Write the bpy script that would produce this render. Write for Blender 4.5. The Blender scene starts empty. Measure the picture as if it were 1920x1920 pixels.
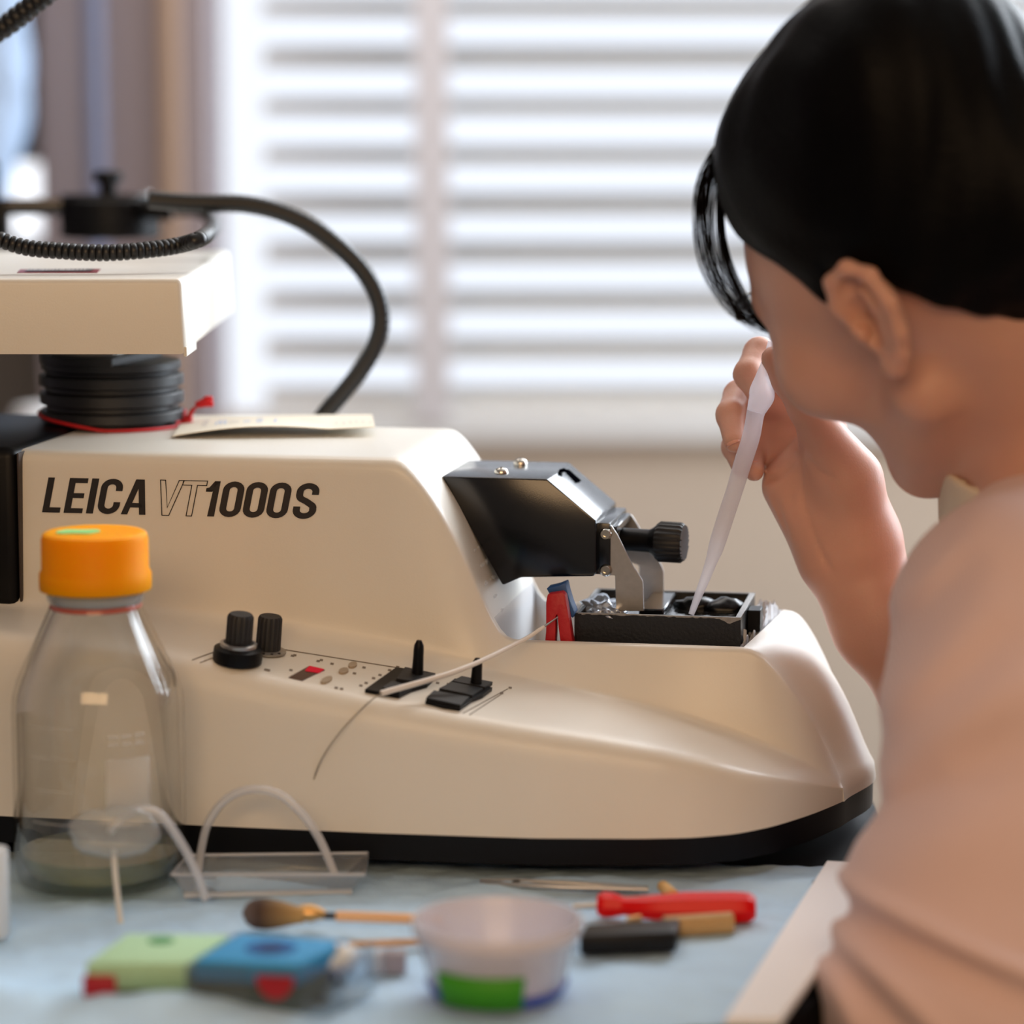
import bpy, bmesh, math, random
import numpy as np
from mathutils import Vector, Matrix
R = math.radians
S = bpy.context.scene
# ---------------------------------------------------------------- camera
FPX = 5500.0                      # focal length, in pixels of the 1920 frame
PITCH = math.atan(755 / FPX)      # horizon is at y = 205
CAMZ = 0.398                      # camera height above the bench top (bench top is z = 0)
cam_d = bpy.data.cameras.new('camera'); cam = bpy.data.objects.new('camera', cam_d)
S.collection.objects.link(cam); S.camera = cam
cam.location = (0, 0, CAMZ); cam.rotation_euler = (R(90) - PITCH, 0, 0)
cam_d.sensor_width = 36.0; cam_d.lens = 36.0 * FPX / 1920.0
cam_d.clip_start = 0.05; cam_d.clip_end = 60
cam_d.dof.use_dof = True; cam_d.dof.focus_distance = 1.60; cam_d.dof.aperture_fstop = 3.2
# ---------------------------------------------------------------- world, light, exposure
S.view_settings.view_transform = 'Standard'; S.view_settings.look = 'None'
S.view_settings.gamma = 1.0; S.view_settings.use_curve_mapping = False
S.view_settings.exposure = 0.18
S.cycles.use_denoising = True
S.cycles.max_bounces = 10; S.cycles.diffuse_bounces = 4; S.cycles.transmission_bounces = 10
S.cycles.transparent_max_bounces = 12; S.cycles.sample_clamp_indirect = 6.0
S.cycles.caustics_reflective = False; S.cycles.caustics_refractive = False
W = bpy.data.worlds.new('overcast sky'); S.world = W; W.use_nodes = True
W.node_tree.nodes['Background'].inputs[0].default_value = (0.86, 0.93, 1.0, 1)
W.node_tree.nodes['Background'].inputs[1].default_value = 1.6
def area(name, loc, target, sx, sy, power, col):
    l = bpy.data.lights.new(name, 'AREA'); l.shape = 'RECTANGLE'; l.size = sx; l.size_y = sy
    l.energy = power; l.color = col
    o = bpy.data.objects.new(name, l); S.collection.objects.link(o); o.location = loc
    o.rotation_euler = (Vector(target) - Vector(loc)).to_track_quat('-Z', 'Y').to_euler()
    return o
# daylight through the tall window in the right-hand wall, and through the back window's upper part
area('window_daylight', (1.75, 2.75, 0.75), (0.1, 1.55, 0.1), 1.4, 1.5, 48, (0.78, 0.89, 1.0))
area('back_window_daylight', (1.0, 3.06, 1.15), (0.1, 1.6, 0.1), 1.2, 1.2, 38, (0.9, 0.95, 1.0))
# warm room light behind the camera, set low to reach the front faces
area('warm_room_lamp', (-0.05, -1.0, 1.1), (0.0, 1.5, 0.1), 1.7, 0.6, 21, (1.0, 0.64, 0.34))
area('back_wall_fill', (-0.2, 2.55, 1.72), (-0.35, 3.2, 0.0), 1.8, 0.3, 15, (1.0, 0.92, 0.86))  # added fill light, out of view, aimed to brighten the back wall

# ---------------------------------------------------------------- pixel <-> place helpers (measuring only)
FWD = Vector((0, math.cos(PITCH), -math.sin(PITCH))); UPV = Vector((0, math.sin(PITCH), math.cos(PITCH)))
CAM = Vector((0, 0, CAMZ))
def ray(px, py):
    return FWD + Vector(((px - 960) / FPX, 0, 0)) + UPV * ((960 - py) / FPX)
def atY(px, py, Y):
    d = ray(px, py); return CAM + d * (Y / d.y)
def atZ(px, py, z=0.0):
    d = ray(px, py); return CAM + d * ((z - CAMZ) / d.z)
def proj(p):
    q = Vector(p) - CAM; w = q.dot(FWD)
    return 960 + FPX * q.x / w, 960 - FPX * q.dot(UPV) / w
# machine frame: u along the machine to the right, v away from the camera, z up
YAW = R(10)
_o = atY(750, 862, 1.57); MO = Vector((_o.x, _o.y, 0))
UA = Vector((math.cos(YAW), -math.sin(YAW), 0)); VA = Vector((math.sin(YAW), math.cos(YAW), 0))
def toL(p):
    q = Vector(p) - MO; return Vector((q.dot(UA), q.dot(VA), q.z))
def toW(p):
    return MO + UA * p[0] + VA * p[1] + Vector((0, 0, p[2]))
def mZ(px, py, z): return toL(atZ(px, py, z))
def mV(px, py, v):
    d = ray(px, py); t = (v - (CAM - MO).dot(VA)) / d.dot(VA); return toL(CAM + d * t)
def mU(px, py, u):
    d = ray(px, py); t = (u - (CAM - MO).dot(UA)) / d.dot(UA); return toL(CAM + d * t)

# ---------------------------------------------------------------- materials
def lin(c):
    return tuple((x / 255 / 12.92 if x / 255 <= 0.04045 else ((x / 255 + 0.055) / 1.055) ** 2.4) for x in c)
def mat(name, srgb, rough=0.5, metal=0.0, spec=0.5, noise=0.0, nscale=80, bump=0.0, bscale=300, bdist=0.001, **kw):
    m = bpy.data.materials.new(name); m.use_nodes = True; nt = m.node_tree; b = nt.nodes['Principled BSDF']
    col = lin(srgb)
    b.inputs['Base Color'].default_value = (*col, 1); b.inputs['Roughness'].default_value = rough
    b.inputs['Metallic'].default_value = metal; b.inputs['Specular IOR Level'].default_value = spec
    for k, v in kw.items(): b.inputs[k.replace('_', ' ')].default_value = v
    tc = nt.nodes.new('ShaderNodeTexCoord')
    if noise:
        n = nt.nodes.new('ShaderNodeTexNoise'); n.inputs['Scale'].default_value = nscale; n.inputs['Detail'].default_value = 4
        r = nt.nodes.new('ShaderNodeMix'); r.data_type = 'RGBA'
        r.inputs[6].default_value = (*[c * (1 - noise) for c in col], 1); r.inputs[7].default_value = (*[min(1, c * (1 + noise)) for c in col], 1)
        nt.links.new(tc.outputs['Object'], n.inputs['Vector']); nt.links.new(n.outputs[0], r.inputs[0])
        nt.links.new(r.outputs[2], b.inputs['Base Color'])
    if bump:
        n = nt.nodes.new('ShaderNodeTexNoise'); n.inputs['Scale'].default_value = bscale; n.inputs['Detail'].default_value = 3
        bp = nt.nodes.new('ShaderNodeBump'); bp.inputs['Strength'].default_value = bump; bp.inputs['Distance'].default_value = bdist
        nt.links.new(tc.outputs['Object'], n.inputs['Vector']); nt.links.new(n.outputs[0], bp.inputs['Height'])
        nt.links.new(bp.outputs[0], b.inputs['Normal'])
    return m
def emis(name, srgb, strength):
    m = bpy.data.materials.new(name); m.use_nodes = True; nt = m.node_tree
    for n in list(nt.nodes):
        if n.type != 'OUTPUT_MATERIAL': nt.nodes.remove(n)
    e = nt.nodes.new('ShaderNodeEmission'); e.inputs[0].default_value = (*lin(srgb), 1); e.inputs[1].default_value = strength
    nt.links.new(e.outputs[0], nt.nodes['Material Output'].inputs[0]); return m
M = dict(
    cream=mat('cream enamel', (228, 223, 213), 0.36, bump=0.12, bscale=900, bdist=0.0004, noise=0.015, nscale=40),
    cream_in=mat('basin enamel', (226, 226, 228), 0.24, bump=0.25, bscale=60, bdist=0.001),
    black=mat('black plastic', (9, 9, 12), 0.42, spec=0.18),
    blackpaint=mat('black anodised paint', (5, 7, 14), 0.19, spec=0.5, bump=0.08, bscale=1500, bdist=0.0003),
    blackmatt=mat('matt black rubber', (20, 20, 23), 0.55),
    hose=mat('black hose', (13, 12, 13), 0.40),
    rubber=mat('grey black rubber', (17, 18, 23), 0.45, noise=0.1, nscale=200),
    steel=mat('brushed steel', (176, 173, 170), 0.33, metal=0.85, noise=0.12, nscale=300),
    chrome=mat('chrome', (205, 200, 190), 0.18, metal=1.0),
    brass=mat('brass', (212, 165, 105), 0.3, metal=0.8),
    ink=mat('black ink', (24, 20, 24), 0.5),
    inkgrey=mat('grey print', (120, 108, 95), 0.6),
    bench=mat('black epoxy bench', (9, 9, 12), 0.6, spec=0.06, noise=0.1, nscale=60),
    paper=mat('white paper', (250, 249, 252), 0.8),
    tagpaper=mat('ivory card', (235, 226, 208), 0.7),
    red=mat('red cord', (190, 20, 28), 0.6),
    redrub=mat('red rubber', (178, 16, 30), 0.5, bump=0.3, bscale=400),
    bluerub=mat('blue rubber', (28, 78, 140), 0.5),
    orange=mat('orange cap plastic', (255, 155, 0), 0.5, spec=0.12, Subsurface_Weight=.5, Subsurface_Radius=(1, .45, .05), Subsurface_Scale=.02),
    greensticker=mat('pale green sticker', (140, 215, 130), 0.7),
    white=mat('white plastic', (235, 236, 238), 0.4),
    whitepaint=mat('white painted timber', (228, 230, 232), 0.5),
    wallc=mat('beige wall paint', (205, 190, 174), 0.85, noise=0.02, nscale=4),
    wallm=mat('grey mauve wall paint', (150, 140, 145), 0.85, noise=0.03, nscale=4),
    bark=mat('dark cupboard', (52, 48, 46), 0.6),
    wood=mat('pale wood', (214, 165, 118), 0.55, noise=0.1, nscale=120),
)
def glassy(name, srgb, rough=0.0, ior=1.45, trans=1.0, alpha=1.0, **kw):
    return mat(name, srgb, rough, Transmission_Weight=trans, IOR=ior, Alpha=alpha, **kw)

def thin_clear(name, srgb, haze=0.1, rough=0.03, hcol=None, fres=1.5):
    """thin walled clear plastic or glass: mostly straight-through, Fresnel gloss, a little haze"""
    m = bpy.data.materials.new(name); m.use_nodes = True; nt = m.node_tree
    nt.nodes.remove(nt.nodes['Principled BSDF']); out = nt.nodes['Material Output']
    t = nt.nodes.new('ShaderNodeBsdfTransparent'); t.inputs[0].default_value = (*lin(srgb), 1)
    g = nt.nodes.new('ShaderNodeBsdfGlossy'); g.inputs['Roughness'].default_value = rough
    d = nt.nodes.new('ShaderNodeBsdfDiffuse'); d.inputs[0].default_value = (*lin(hcol or srgb), 1)
    lw = nt.nodes.new('ShaderNodeLayerWeight'); lw.inputs[0].default_value = .5
    pw = nt.nodes.new('ShaderNodeMath'); pw.operation = 'POWER'; pw.inputs[1].default_value = 2.8
    f = nt.nodes.new('ShaderNodeMath'); f.operation = 'MULTIPLY_ADD'; f.inputs[1].default_value = .9; f.inputs[2].default_value = .03
    nt.links.new(lw.outputs['Facing'], pw.inputs[0]); nt.links.new(pw.outputs[0], f.inputs[0])
    a = nt.nodes.new('ShaderNodeMixShader'); a.inputs[0].default_value = haze
    b = nt.nodes.new('ShaderNodeMixShader')
    nt.links.new(t.outputs[0], a.inputs[1]); nt.links.new(d.outputs[0], a.inputs[2])
    nt.links.new(f.outputs[0], b.inputs[0]); nt.links.new(a.outputs[0], b.inputs[1]); nt.links.new(g.outputs[0], b.inputs[2])
    nt.links.new(b.outputs[0], out.inputs[0]); return m
# ---------------------------------------------------------------- object helpers
def link(name, me, m=None, parent=None, smooth=False):
    o = bpy.data.objects.new(name, me); S.collection.objects.link(o)
    if m is not None and not me.materials: me.materials.append(m)
    if parent is not None: o.parent = parent
    if smooth: me.polygons.foreach_set('use_smooth', [True] * len(me.polygons))
    return o
def mesh(name, vs, fs, m=None, parent=None, smooth=False, auto=None):
    me = bpy.data.meshes.new(name); me.from_pydata([tuple(v) for v in vs], [], fs); me.update()
    o = link(name, me, m, parent, smooth)
    if auto is not None: me.set_sharp_from_angle(angle=R(auto))
    return o
def frombm(name, bm, m=None, parent=None, smooth=False, auto=None):
    me = bpy.data.meshes.new(name); bmesh.ops.recalc_face_normals(bm, faces=bm.faces[:]); bm.to_mesh(me); bm.free()
    o = link(name, me, m, parent, smooth or auto is not None)
    if auto is not None: me.set_sharp_from_angle(angle=R(auto))
    return o
def tag(o, label=None, cat=None, group=None, kind=None):
    if label: o['label'] = label
    if cat: o['category'] = cat
    if group: o['group'] = group
    if kind: o['kind'] = kind
    return o
def empty(name, loc, label, cat, rz=0.0, group=None):
    o = bpy.data.objects.new(name, None); S.collection.objects.link(o)
    o.location = loc; o.rotation_euler = (0, 0, rz); o.empty_display_size = 0.02
    return tag(o, label, cat, group)
def struct(o): o['kind'] = 'structure'; return o
def frame(zdir, xdir=(1, 0, 0)):
    z = Vector(zdir).normalized(); x = Vector(xdir); x = (x - z * x.dot(z))
    if x.length < 1e-6: x = Vector((0, 1, 0)) - z * z.y
    x.normalize(); y = z.cross(x); return Matrix((x, y, z)).transposed()
def box_bm(x0, x1, y0, y1, z0, z1, bev=0.0, seg=2):
    bm = bmesh.new(); r = bmesh.ops.create_cube(bm, size=1)
    for v in bm.verts: v.co = Vector(((x0 + x1) / 2 + v.co.x * (x1 - x0), (y0 + y1) / 2 + v.co.y * (y1 - y0), (z0 + z1) / 2 + v.co.z * (z1 - z0)))
    if bev: bmesh.ops.bevel(bm, geom=bm.edges[:], offset=bev, segments=seg, affect='EDGES', profile=0.5)
    return bm
def prism(name, poly, d0, d1, axis, m=None, parent=None, bev=0.0, seg=2):
    """extrude a 2-D outline; axis 'v' : poly is (x,z) between y=d0..d1 ; 'z' : poly is (x,y)"""
    bm = bmesh.new()
    f = (lambda p, d: (p[0], d, p[1])) if axis == 'v' else ((lambda p, d: (p[0], p[1], d)) if axis == 'z' else (lambda p, d: (d, p[0], p[1])))
    a = [bm.verts.new(f(p, d0)) for p in poly]; b = [bm.verts.new(f(p, d1)) for p in poly]; n = len(poly)
    bm.faces.new(a); bm.faces.new(b[::-1])
    for i in range(n): bm.faces.new((a[i], b[i], b[(i + 1) % n], a[(i + 1) % n]))
    bmesh.ops.recalc_face_normals(bm, faces=bm.faces[:])
    if bev: bmesh.ops.bevel(bm, geom=bm.edges[:], offset=bev, segments=seg, affect='EDGES', profile=0.5)
    return frombm(name, bm, m, parent, auto=35)
def lathe(name, prof, m=None, parent=None, origin=(0, 0, 0), zdir=(0, 0, 1), n=48, ribs=0, ribd=0.0, ribz=None, auto=40, closed=False):
    fr = frame(zdir); O = Vector(origin); vs = []; fs = []
    for (r, h) in prof:
        for k in range(n):
            a = 2 * math.pi * k / n; rr = r
            if ribs and (ribz is None or ribz[0] <= h <= ribz[1]): rr = r + ribd * (1 if math.cos(ribs * a) > 0 else -1)
            vs.append(O + fr @ Vector((rr * math.cos(a), rr * math.sin(a), h)))
    for i in range(len(prof) - 1):
        for k in range(n):
            k2 = (k + 1) % n; fs.append((i * n + k, i * n + k2, (i + 1) * n + k2, (i + 1) * n + k))
    if closed:
        i = len(prof) - 1
        for k in range(n): k2 = (k + 1) % n; fs.append((i * n + k, i * n + k2, k2, k))
    else:
        if prof[0][0] > 1e-5: fs.append(tuple(range(n))[::-1])
        if prof[-1][0] > 1e-5: fs.append(tuple((len(prof) - 1) * n + k for k in range(n)))
    return mesh(name, vs, fs, m, parent, True, auto)
def catmull(pts, per=10):
    P = [np.array(p, float) for p in pts]; P = [2 * P[0] - P[1]] + P + [2 * P[-1] - P[-2]]; out = []
    for i in range(1, len(P) - 2):
        for k in range(per):
            t = k / per; a, b, c, d = P[i - 1], P[i], P[i + 1], P[i + 2]
            out.append(0.5 * (2 * b + (c - a) * t + (2 * a - 5 * b + 4 * c - d) * t * t + (3 * b - a - 3 * c + d) * t ** 3))
    out.append(P[-2]); return out
def tube_geo(path, radii, n=12, vs=None, fs=None, caps=True):
    vs = [] if vs is None else vs; fs = [] if fs is None else fs; b0 = len(vs); N = len(path)
    path = [Vector(p) for p in path]; prev = None
    for i, p in enumerate(path):
        t = (path[min(i + 1, N - 1)] - path[max(i - 1, 0)]).normalized()
        if prev is None: prev = t.orthogonal().normalized()
        x = (prev - t * prev.dot(t)).normalized(); prev = x; y = t.cross(x)
        r = radii[i] if hasattr(radii, '__len__') else radii
        for k in range(n):
            a = 2 * math.pi * k / n; vs.append(p + x * (r * math.cos(a)) + y * (r * math.sin(a)))
    for i in range(N - 1):
        for k in range(n):
            k2 = (k + 1) % n; fs.append((b0 + i * n + k, b0 + i * n + k2, b0 + (i + 1) * n + k2, b0 + (i + 1) * n + k))
    if caps: fs.append(tuple(b0 + k for k in range(n))[::-1]); fs.append(tuple(b0 + (N - 1) * n + k for k in range(n)))
    return vs, fs
def tube(name, path, radii, m=None, parent=None, n=12):
    vs, fs = tube_geo(path, radii, n); return mesh(name, vs, fs, m, parent, True, 50)
# ================================================================ room
FZ = -0.9; CZ = 1.8; YB = 3.2
def wbox(name, x0, x1, y0, y1, z0, z1, m, bev=0, parent=None): return frombm(name, box_bm(x0, x1, y0, y1, z0, z1, bev), m, parent, auto=35)
struct(wbox('floor', -2.6, 2.6, -1.6, 3.5, FZ - 0.1, FZ, mat('grey vinyl floor', (120, 118, 115), 0.5, noise=0.1, nscale=30)))
struct(wbox('ceiling', -2.6, 2.6, -1.6, 3.5, CZ, CZ + 0.1, mat('ceiling paint', (225, 222, 216), 0.9)))
struct(wbox('wall_front', -2.6, 2.6, -1.7, -1.6, FZ, CZ, M['wallc']))
struct(wbox('wall_left', -2.7, -2.6, -1.6, 3.5, FZ, CZ, M['wallm']))
# right wall with the window opening that lets the daylight in
def wall_with_hole_x(name, x0, x1, hy0, hy1, hz0, hz1, m):
    bm = bmesh.new()
    for (a, b, c, d) in ((-1.6, hy0, FZ, CZ), (hy1, 3.5, FZ, CZ), (hy0, hy1, FZ, hz0), (hy0, hy1, hz1, CZ)):
        t = box_bm(x0, x1, a, b, c, d); me = bpy.data.meshes.new('t'); t.to_mesh(me); t.free(); bm.from_mesh(me); bpy.data.meshes.remove(me)
    return frombm(name, bm, m)
struct(wall_with_hole_x('wall_right', 2.6, 2.7, 1.7, 3.15, -0.1, 1.6, M['wallc']))
f = struct(wbox('window_2', 2.63, 2.67, 1.7, 3.15, -0.1, -0.05, M['whitepaint']))
wbox('window_frame', 2.63, 2.67, 1.7, 3.15, 1.55, 1.6, M['whitepaint'], parent=f)
wbox('window_frame', 2.63, 2.67, 2.4, 2.46, -0.05, 1.55, M['whitepaint'], parent=f)
# back wall: window between x0w and x1w, above the sill
x0w = atY(497, 400, YB).x; xfr = atY(402, 400, YB).x; x1w = 1.25
zs = atY(900, 792, YB).z; zt = 1.35
bm = bmesh.new()
for (a, b, c, d) in ((xfr, x1w + .1, FZ, zs), (x1w + .1, 2.6, FZ, CZ), (xfr, x1w + .1, zt, CZ)):
    t = box_bm(a, b, YB, YB + .12, c, d); me = bpy.data.meshes.new('t'); t.to_mesh(me); t.free(); bm.from_mesh(me); bpy.data.meshes.remove(me)
struct(frombm('wall_back', bm, M['wallc']))
shm = mat('see-through white frame strip', (240, 242, 246), 0.5); nt = shm.node_tree; b = nt.nodes['Principled BSDF']; tr = nt.nodes.new('ShaderNodeBsdfTranslucent'); tr.inputs[0].default_value = (.95, .96, 1, 1)
mx = nt.nodes.new('ShaderNodeMixShader'); mx.inputs[0].default_value = 0.94
nt.links.new(tr.outputs[0], mx.inputs[1]); tp_ = nt.nodes.new('ShaderNodeBsdfTransparent'); nt.links.new(tp_.outputs[0], mx.inputs[2]); nt.links.new(mx.outputs[0], nt.nodes['Material Output'].inputs[0])
w1 = struct(wbox('window_1', xfr, x0w, YB + .02, YB + .03, zs, zt, shm))  # white frame strip made see-through so the sky behind brightens it
wbox('window_frame', x1w, x1w + .1, YB - .02, YB + .11, zs, zt, M['whitepaint'], parent=w1)
wbox('window_frame', x0w, x1w, YB - .01, YB + .1, zs - .02, zs + .012, M['whitepaint'], parent=w1)
xm0 = atY(778, 400, YB).x; xm1 = atY(842, 400, YB).x
wbox('mullion', xm0, xm1, YB - .012, YB + .002, zs, zt, mat('pale grey painted mullion', (216, 214, 220), 0.6), parent=w1)
pane = wbox('glass_pane', x0w, x1w, YB + .085, YB + .089, zs, zt, glassy('window glass', (250, 252, 255), 0.0, 1.0), parent=w1)
# slatted blinds, one per opening
slatm = mat('white blind slat', (236, 233, 229), 0.55, Subsurface_Weight=0.0)
nt = slatm.node_tree; b = nt.nodes['Principled BSDF']; tr = nt.nodes.new('ShaderNodeBsdfTranslucent'); tr.inputs[0].default_value = (*lin((240, 236, 230)), 1)
mx = nt.nodes.new('ShaderNodeMixShader'); mx.inputs[0].default_value = 0.85
nt.links.new(b.outputs[0], mx.inputs[1]); nt.links.new(tr.outputs[0], mx.inputs[2])
my = nt.nodes.new('ShaderNodeMixShader'); my.inputs[0].default_value = .36; tq_ = nt.nodes.new('ShaderNodeBsdfTransparent')
nt.links.new(mx.outputs[0], my.inputs[1]); nt.links.new(tq_.outputs[0], my.inputs[2]); nt.links.new(my.outputs[0], nt.nodes['Material Output'].inputs[0])
pitch = 91 / FPX * YB
def blind(xa, xb, label):
    r = empty('window_blind', ((xa + xb) / 2, YB + .03, zs), label, 'blind', group=None)
    z = atY(960, 746, YB).z - zs; rnd = random.Random(3); k = 0
    while z < zt - zs + .0:
        tilt = R(28 + rnd.uniform(-5, 5)); wd = .044; prof = []
        for j in range(7):
            s = (j / 6 - .5) * wd; c = .003 * (1 - (2 * j / 6 - 1) ** 2)
            prof.append((s * math.cos(tilt) - c * math.sin(tilt), s * math.sin(tilt) + c * math.cos(tilt)))
        vs = []; fs = []
        for xx in (-(xb - xa) / 2, (xb - xa) / 2):
            for th in (0, -.0028):
                for (a, bq) in prof: vs.append((xx, a, z + bq + th))
        n = 7
        for j in range(n - 1):
            fs += [(j, j + 1, 2 * n + j + 1, 2 * n + j), (n + j, 3 * n + j, 3 * n + j + 1, n + j + 1)]
            fs += [(j, n + j, n + j + 1, j + 1), (2 * n + j, 2 * n + j + 1, 3 * n + j + 1, 3 * n + j)]
        fs += [(0, 2 * n, 3 * n, n), (n - 1, 2 * n - 1, 4 * n - 1, 3 * n - 1)]
        mesh('slat', vs, fs, slatm, r, True, 40); z += pitch; k += 1
    return r
blind(x0w - .002, xm0 + .006, 'white slatted blind in the narrow window bay left of the grey mullion')
blind(xm1 - .006, x1w - .004, 'wide white slatted blind in the window bay right of the grey mullion')
# bright overcast scene outside
sky = struct(wbox('trim_1', -3, 4, 5.2, 5.25, -1.5, 3.5, emis('hazy bright daylight outside', (236, 241, 250), 1.12))); sky.name = 'sky'
# ---- left part of the back: mauve wall with panels, pipe, batten, cupboard niche, hanging coat
xL = atY(92, 400, YB).x
struct(wbox('wall_left_back', xL, xfr, YB - .06, YB + .12, FZ, CZ, M['wallm']))
tag(tube('pipe', [(atY(182, 400, YB - .08).x, YB - .085, FZ), (atY(182, 400, YB - .08).x, YB - .085, CZ)], .010, mat('blue grey pipe', (108, 114, 140), .5), n=16), 'blue grey vertical pipe running up the mauve wall', 'pipe')
struct(wbox('trim_1', atY(303, 400, YB - .07).x, atY(338, 400, YB - .07).x, YB - .075, YB - .06, FZ, CZ, mat('beige trim', (168, 142, 122), .7), 0.003))
struct(wbox('wall_back_left', -2.6, xL, YB + .10, YB + .2, FZ, CZ, mat('grey alcove paint', (120, 116, 112), .9)))  # alcove wall in one even grey
# bright opening low in the alcove
a0 = atY(22, 308, YB + .09); a1 = atY(114, 446, YB + .09)
struct(wbox('window_3', a0.x, a1.x, YB + .085, YB + .099, a1.z, a0.z, emis('daylight in small window', (245, 248, 255), 1.6)))
cup = empty('wall_shelf', (atY(70, 0, YB).x, YB + .02, atY(70, 300, YB).z), 'dark shelf rack with bottles in the alcove left of the mauve wall', 'shelf')
sx0 = -.05; sx1 = .055
for zz in (0.0, .075, .15, .22): frombm('shelf_board', box_bm(-.09, .03, -.05, .06, zz, zz + .006), M['bark'], cup)
frombm('back_panel', box_bm(-.09, .03, .06, .079, 0, .3), mat('dark grey green panel', (84, 88, 86), .7), cup)
rr = random.Random(5)
for i, (dx, dz, h, c) in enumerate([(.0, .006, .05, (96, 110, 112)), (-.028, .006, .06, (70, 72, 70)), (.005, .081, .055, (150, 164, 170)), (-.03, .081, .05, (52, 46, 44)), (.0, .156, .045, (44, 34, 32)), (-.03, .156, .05, (92, 84, 74))]):
    b = lathe('jar', [(.012, 0), (.012, h * .7), (.007, h * .82), (.007, h)], mat('jar glaze %d' % i, c, .4), None, (cup.location.x + dx, cup.location.y - .01, cup.location.z + dz), n=20)
    tag(b, ['slate blue jar low on the alcove shelf by the wall', 'dull grey jar low on the alcove shelf behind the coat', 'pale blue grey jar on the middle alcove shelf', 'dark brown jar on the middle alcove shelf behind the coat', 'blackish red jar on the upper alcove shelf', 'olive brown jar on the upper alcove shelf behind the coat'][i], 'jar', 'jars in the alcove shelf')
# hanging pale blue coat sleeve
YK = 3.10; P = [atY(8, -200, YK), atY(10, 0, YK), atY(14, 120, YK), atY(12, 200, YK), atY(-6, 290, YK), atY(-25, 360, YK), atY(-50, 440, YK)]
path = catmull(P, 8); rad = np.interp(np.linspace(0, 1, len(path)), [0, .2, .4, .55, .7, .85, 1], [.023, .021, .023, .024, .023, .020, .014])
vs, fs = tube_geo(path, list(rad), 24)
xc_ = [path[i // 24][0] for i in range(len(vs))]
vs = [Vector((v.x if v.x > c_ else c_ + (v.x - c_) * 9, v.y, v.z)) + Vector((.0018 * math.sin(v.z * 90 + v.y * 200), .006 * math.sin(v.x * 70), 0)) for v, c_ in zip(vs, xc_)]
coat = mesh('lab_coat', vs, fs, mat('pale blue cotton', (176, 200, 232), .85), None, True, 60)
tube('coat_hook', [(P[0][0] - .08, YK, P[0][2] - .01), (P[0][0] - .08, YB + .10, P[0][2] + .005)], .005, M['steel'], coat, 10)
tag(coat, 'pale blue coat hanging at the far left edge before the alcove', 'coat')
tag(lathe('white_bowl', [(.004, 0), (.012, .002), (.02, .012), (.022, .022), (.018, .030), (.0, .033)], M['white'], None, tuple(atZ(66, 822, .075)), n=32), 'small white rounded bowl on a dark box beyond the black end cover of the machine', 'bowl')
qb = atZ(66, 822, .075); tag(wbox('dark_box', qb.x - .09, qb.x + .03, qb.y - .06, qb.y + .06, -.0006, .075, M['bark'], .002), 'dark box on the bench behind the black end cover', 'box')
# ================================================================ bench
A = atZ(1475, 1920); B = atZ(1548, 1860); dr = (B - A).normalized()
n1 = A - dr * .6; f1 = A + dr * 1.9
bp = [(-1.6, n1.y), (n1.x, n1.y), (.207, A.y + (.207 - A.x) * dr.y / dr.x), (.214, 1.85), (-1.6, 1.85)]
bench = empty('lab_bench', (-.4, 1.5, FZ), 'black topped laboratory bench carrying the machine and the tools', 'bench')
def bp_at(s, z0, z1, name, m, inset=0.0):
    poly = [(x - bench.location.x, y - bench.location.y) for x, y in bp]
    if inset:
        cx = sum(p[0] for p in poly) / 5; cy = sum(p[1] for p in poly) / 5
        poly = [(cx + (p[0] - cx) * (1 - inset), cy + (p[1] - cy) * (1 - inset)) for p in poly]
    return prism(name, poly, z0 - FZ, z1 - FZ, 'z', m, bench, 0.003)
bp_at(0, -.035, -.0006, 'worktop', M['bench'])
bp_at(0, FZ, -.0355, 'cabinet', mat('grey cabinet laminate', (150, 150, 150), .6), .08)
# ================================================================ the slicing machine
mach = empty('vibrating_microtome', MO, 'large cream benchtop tissue slicing machine with black lettering and black base band', 'laboratory machine', rz=-YAW)
VC = 0.085
ZB = 0.026
def lineU(pts):
    a = np.array([tuple(p) for p in pts]); return a
# skirt line (bottom edge of the enamel), z known
Sp = [mZ(x, y, ZB) for x, y in ((-260, 1512), (0, 1530), (200, 1539), (400, 1549), (700, 1562), (1000, 1572), (1200, 1573), (1300, 1571), (1380, 1564), (1450, 1550), (1520, 1528), (1560, 1512))]
corner = mZ(1580, 1503, ZB); uN = corner.x
Sp.append(corner); Sl = lineU(Sp)
def ev(L, u): return np.array([np.interp(u, L[:, 0], L[:, 1]), np.interp(u, L[:, 0], L[:, 2])])
N = mV(1586, 1478, corner.y); N.x = uN
def vS(u): return float(np.interp(u, Sl[:, 0], Sl[:, 1]))
def solve(px, py, vf):           # point on pixel with v = vf(u)
    v = vf(0.0)
    for _ in range(8):
        p = mV(px, py, v); v = vf(p.x)
    return mV(px, py, v)
Rl = lineU([solve(x, y, lambda u: vS(u) + .007) for x, y in ((-260, 1150), (0, 1190), (200, 1212), (380, 1248), (520, 1283), (700, 1318), (850, 1347), (1000, 1372), (1130, 1392), (1250, 1412), (1340, 1432), (1420, 1452), (1500, 1468))] + [N])
def vC(u): return float(np.interp(u, [-.5, .03, .09, .15, uN - .02, uN], [0, 0, .0, .006, N.y - .012, N.y]))
Cl = lineU([solve(x, y, vC) for x, y in ((-260, 1105), (0, 1135), (300, 1152), (500, 1175), (700, 1212), (850, 1243), (956, 1268), (1060, 1291), (1152, 1311), (1250, 1338), (1348, 1369), (1430, 1397), (1495, 1422), (1545, 1448))] + [N])
vT = .004
top_l = mV(-260, 852, vT); z_top = mV(750, 860, vT).z
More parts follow.
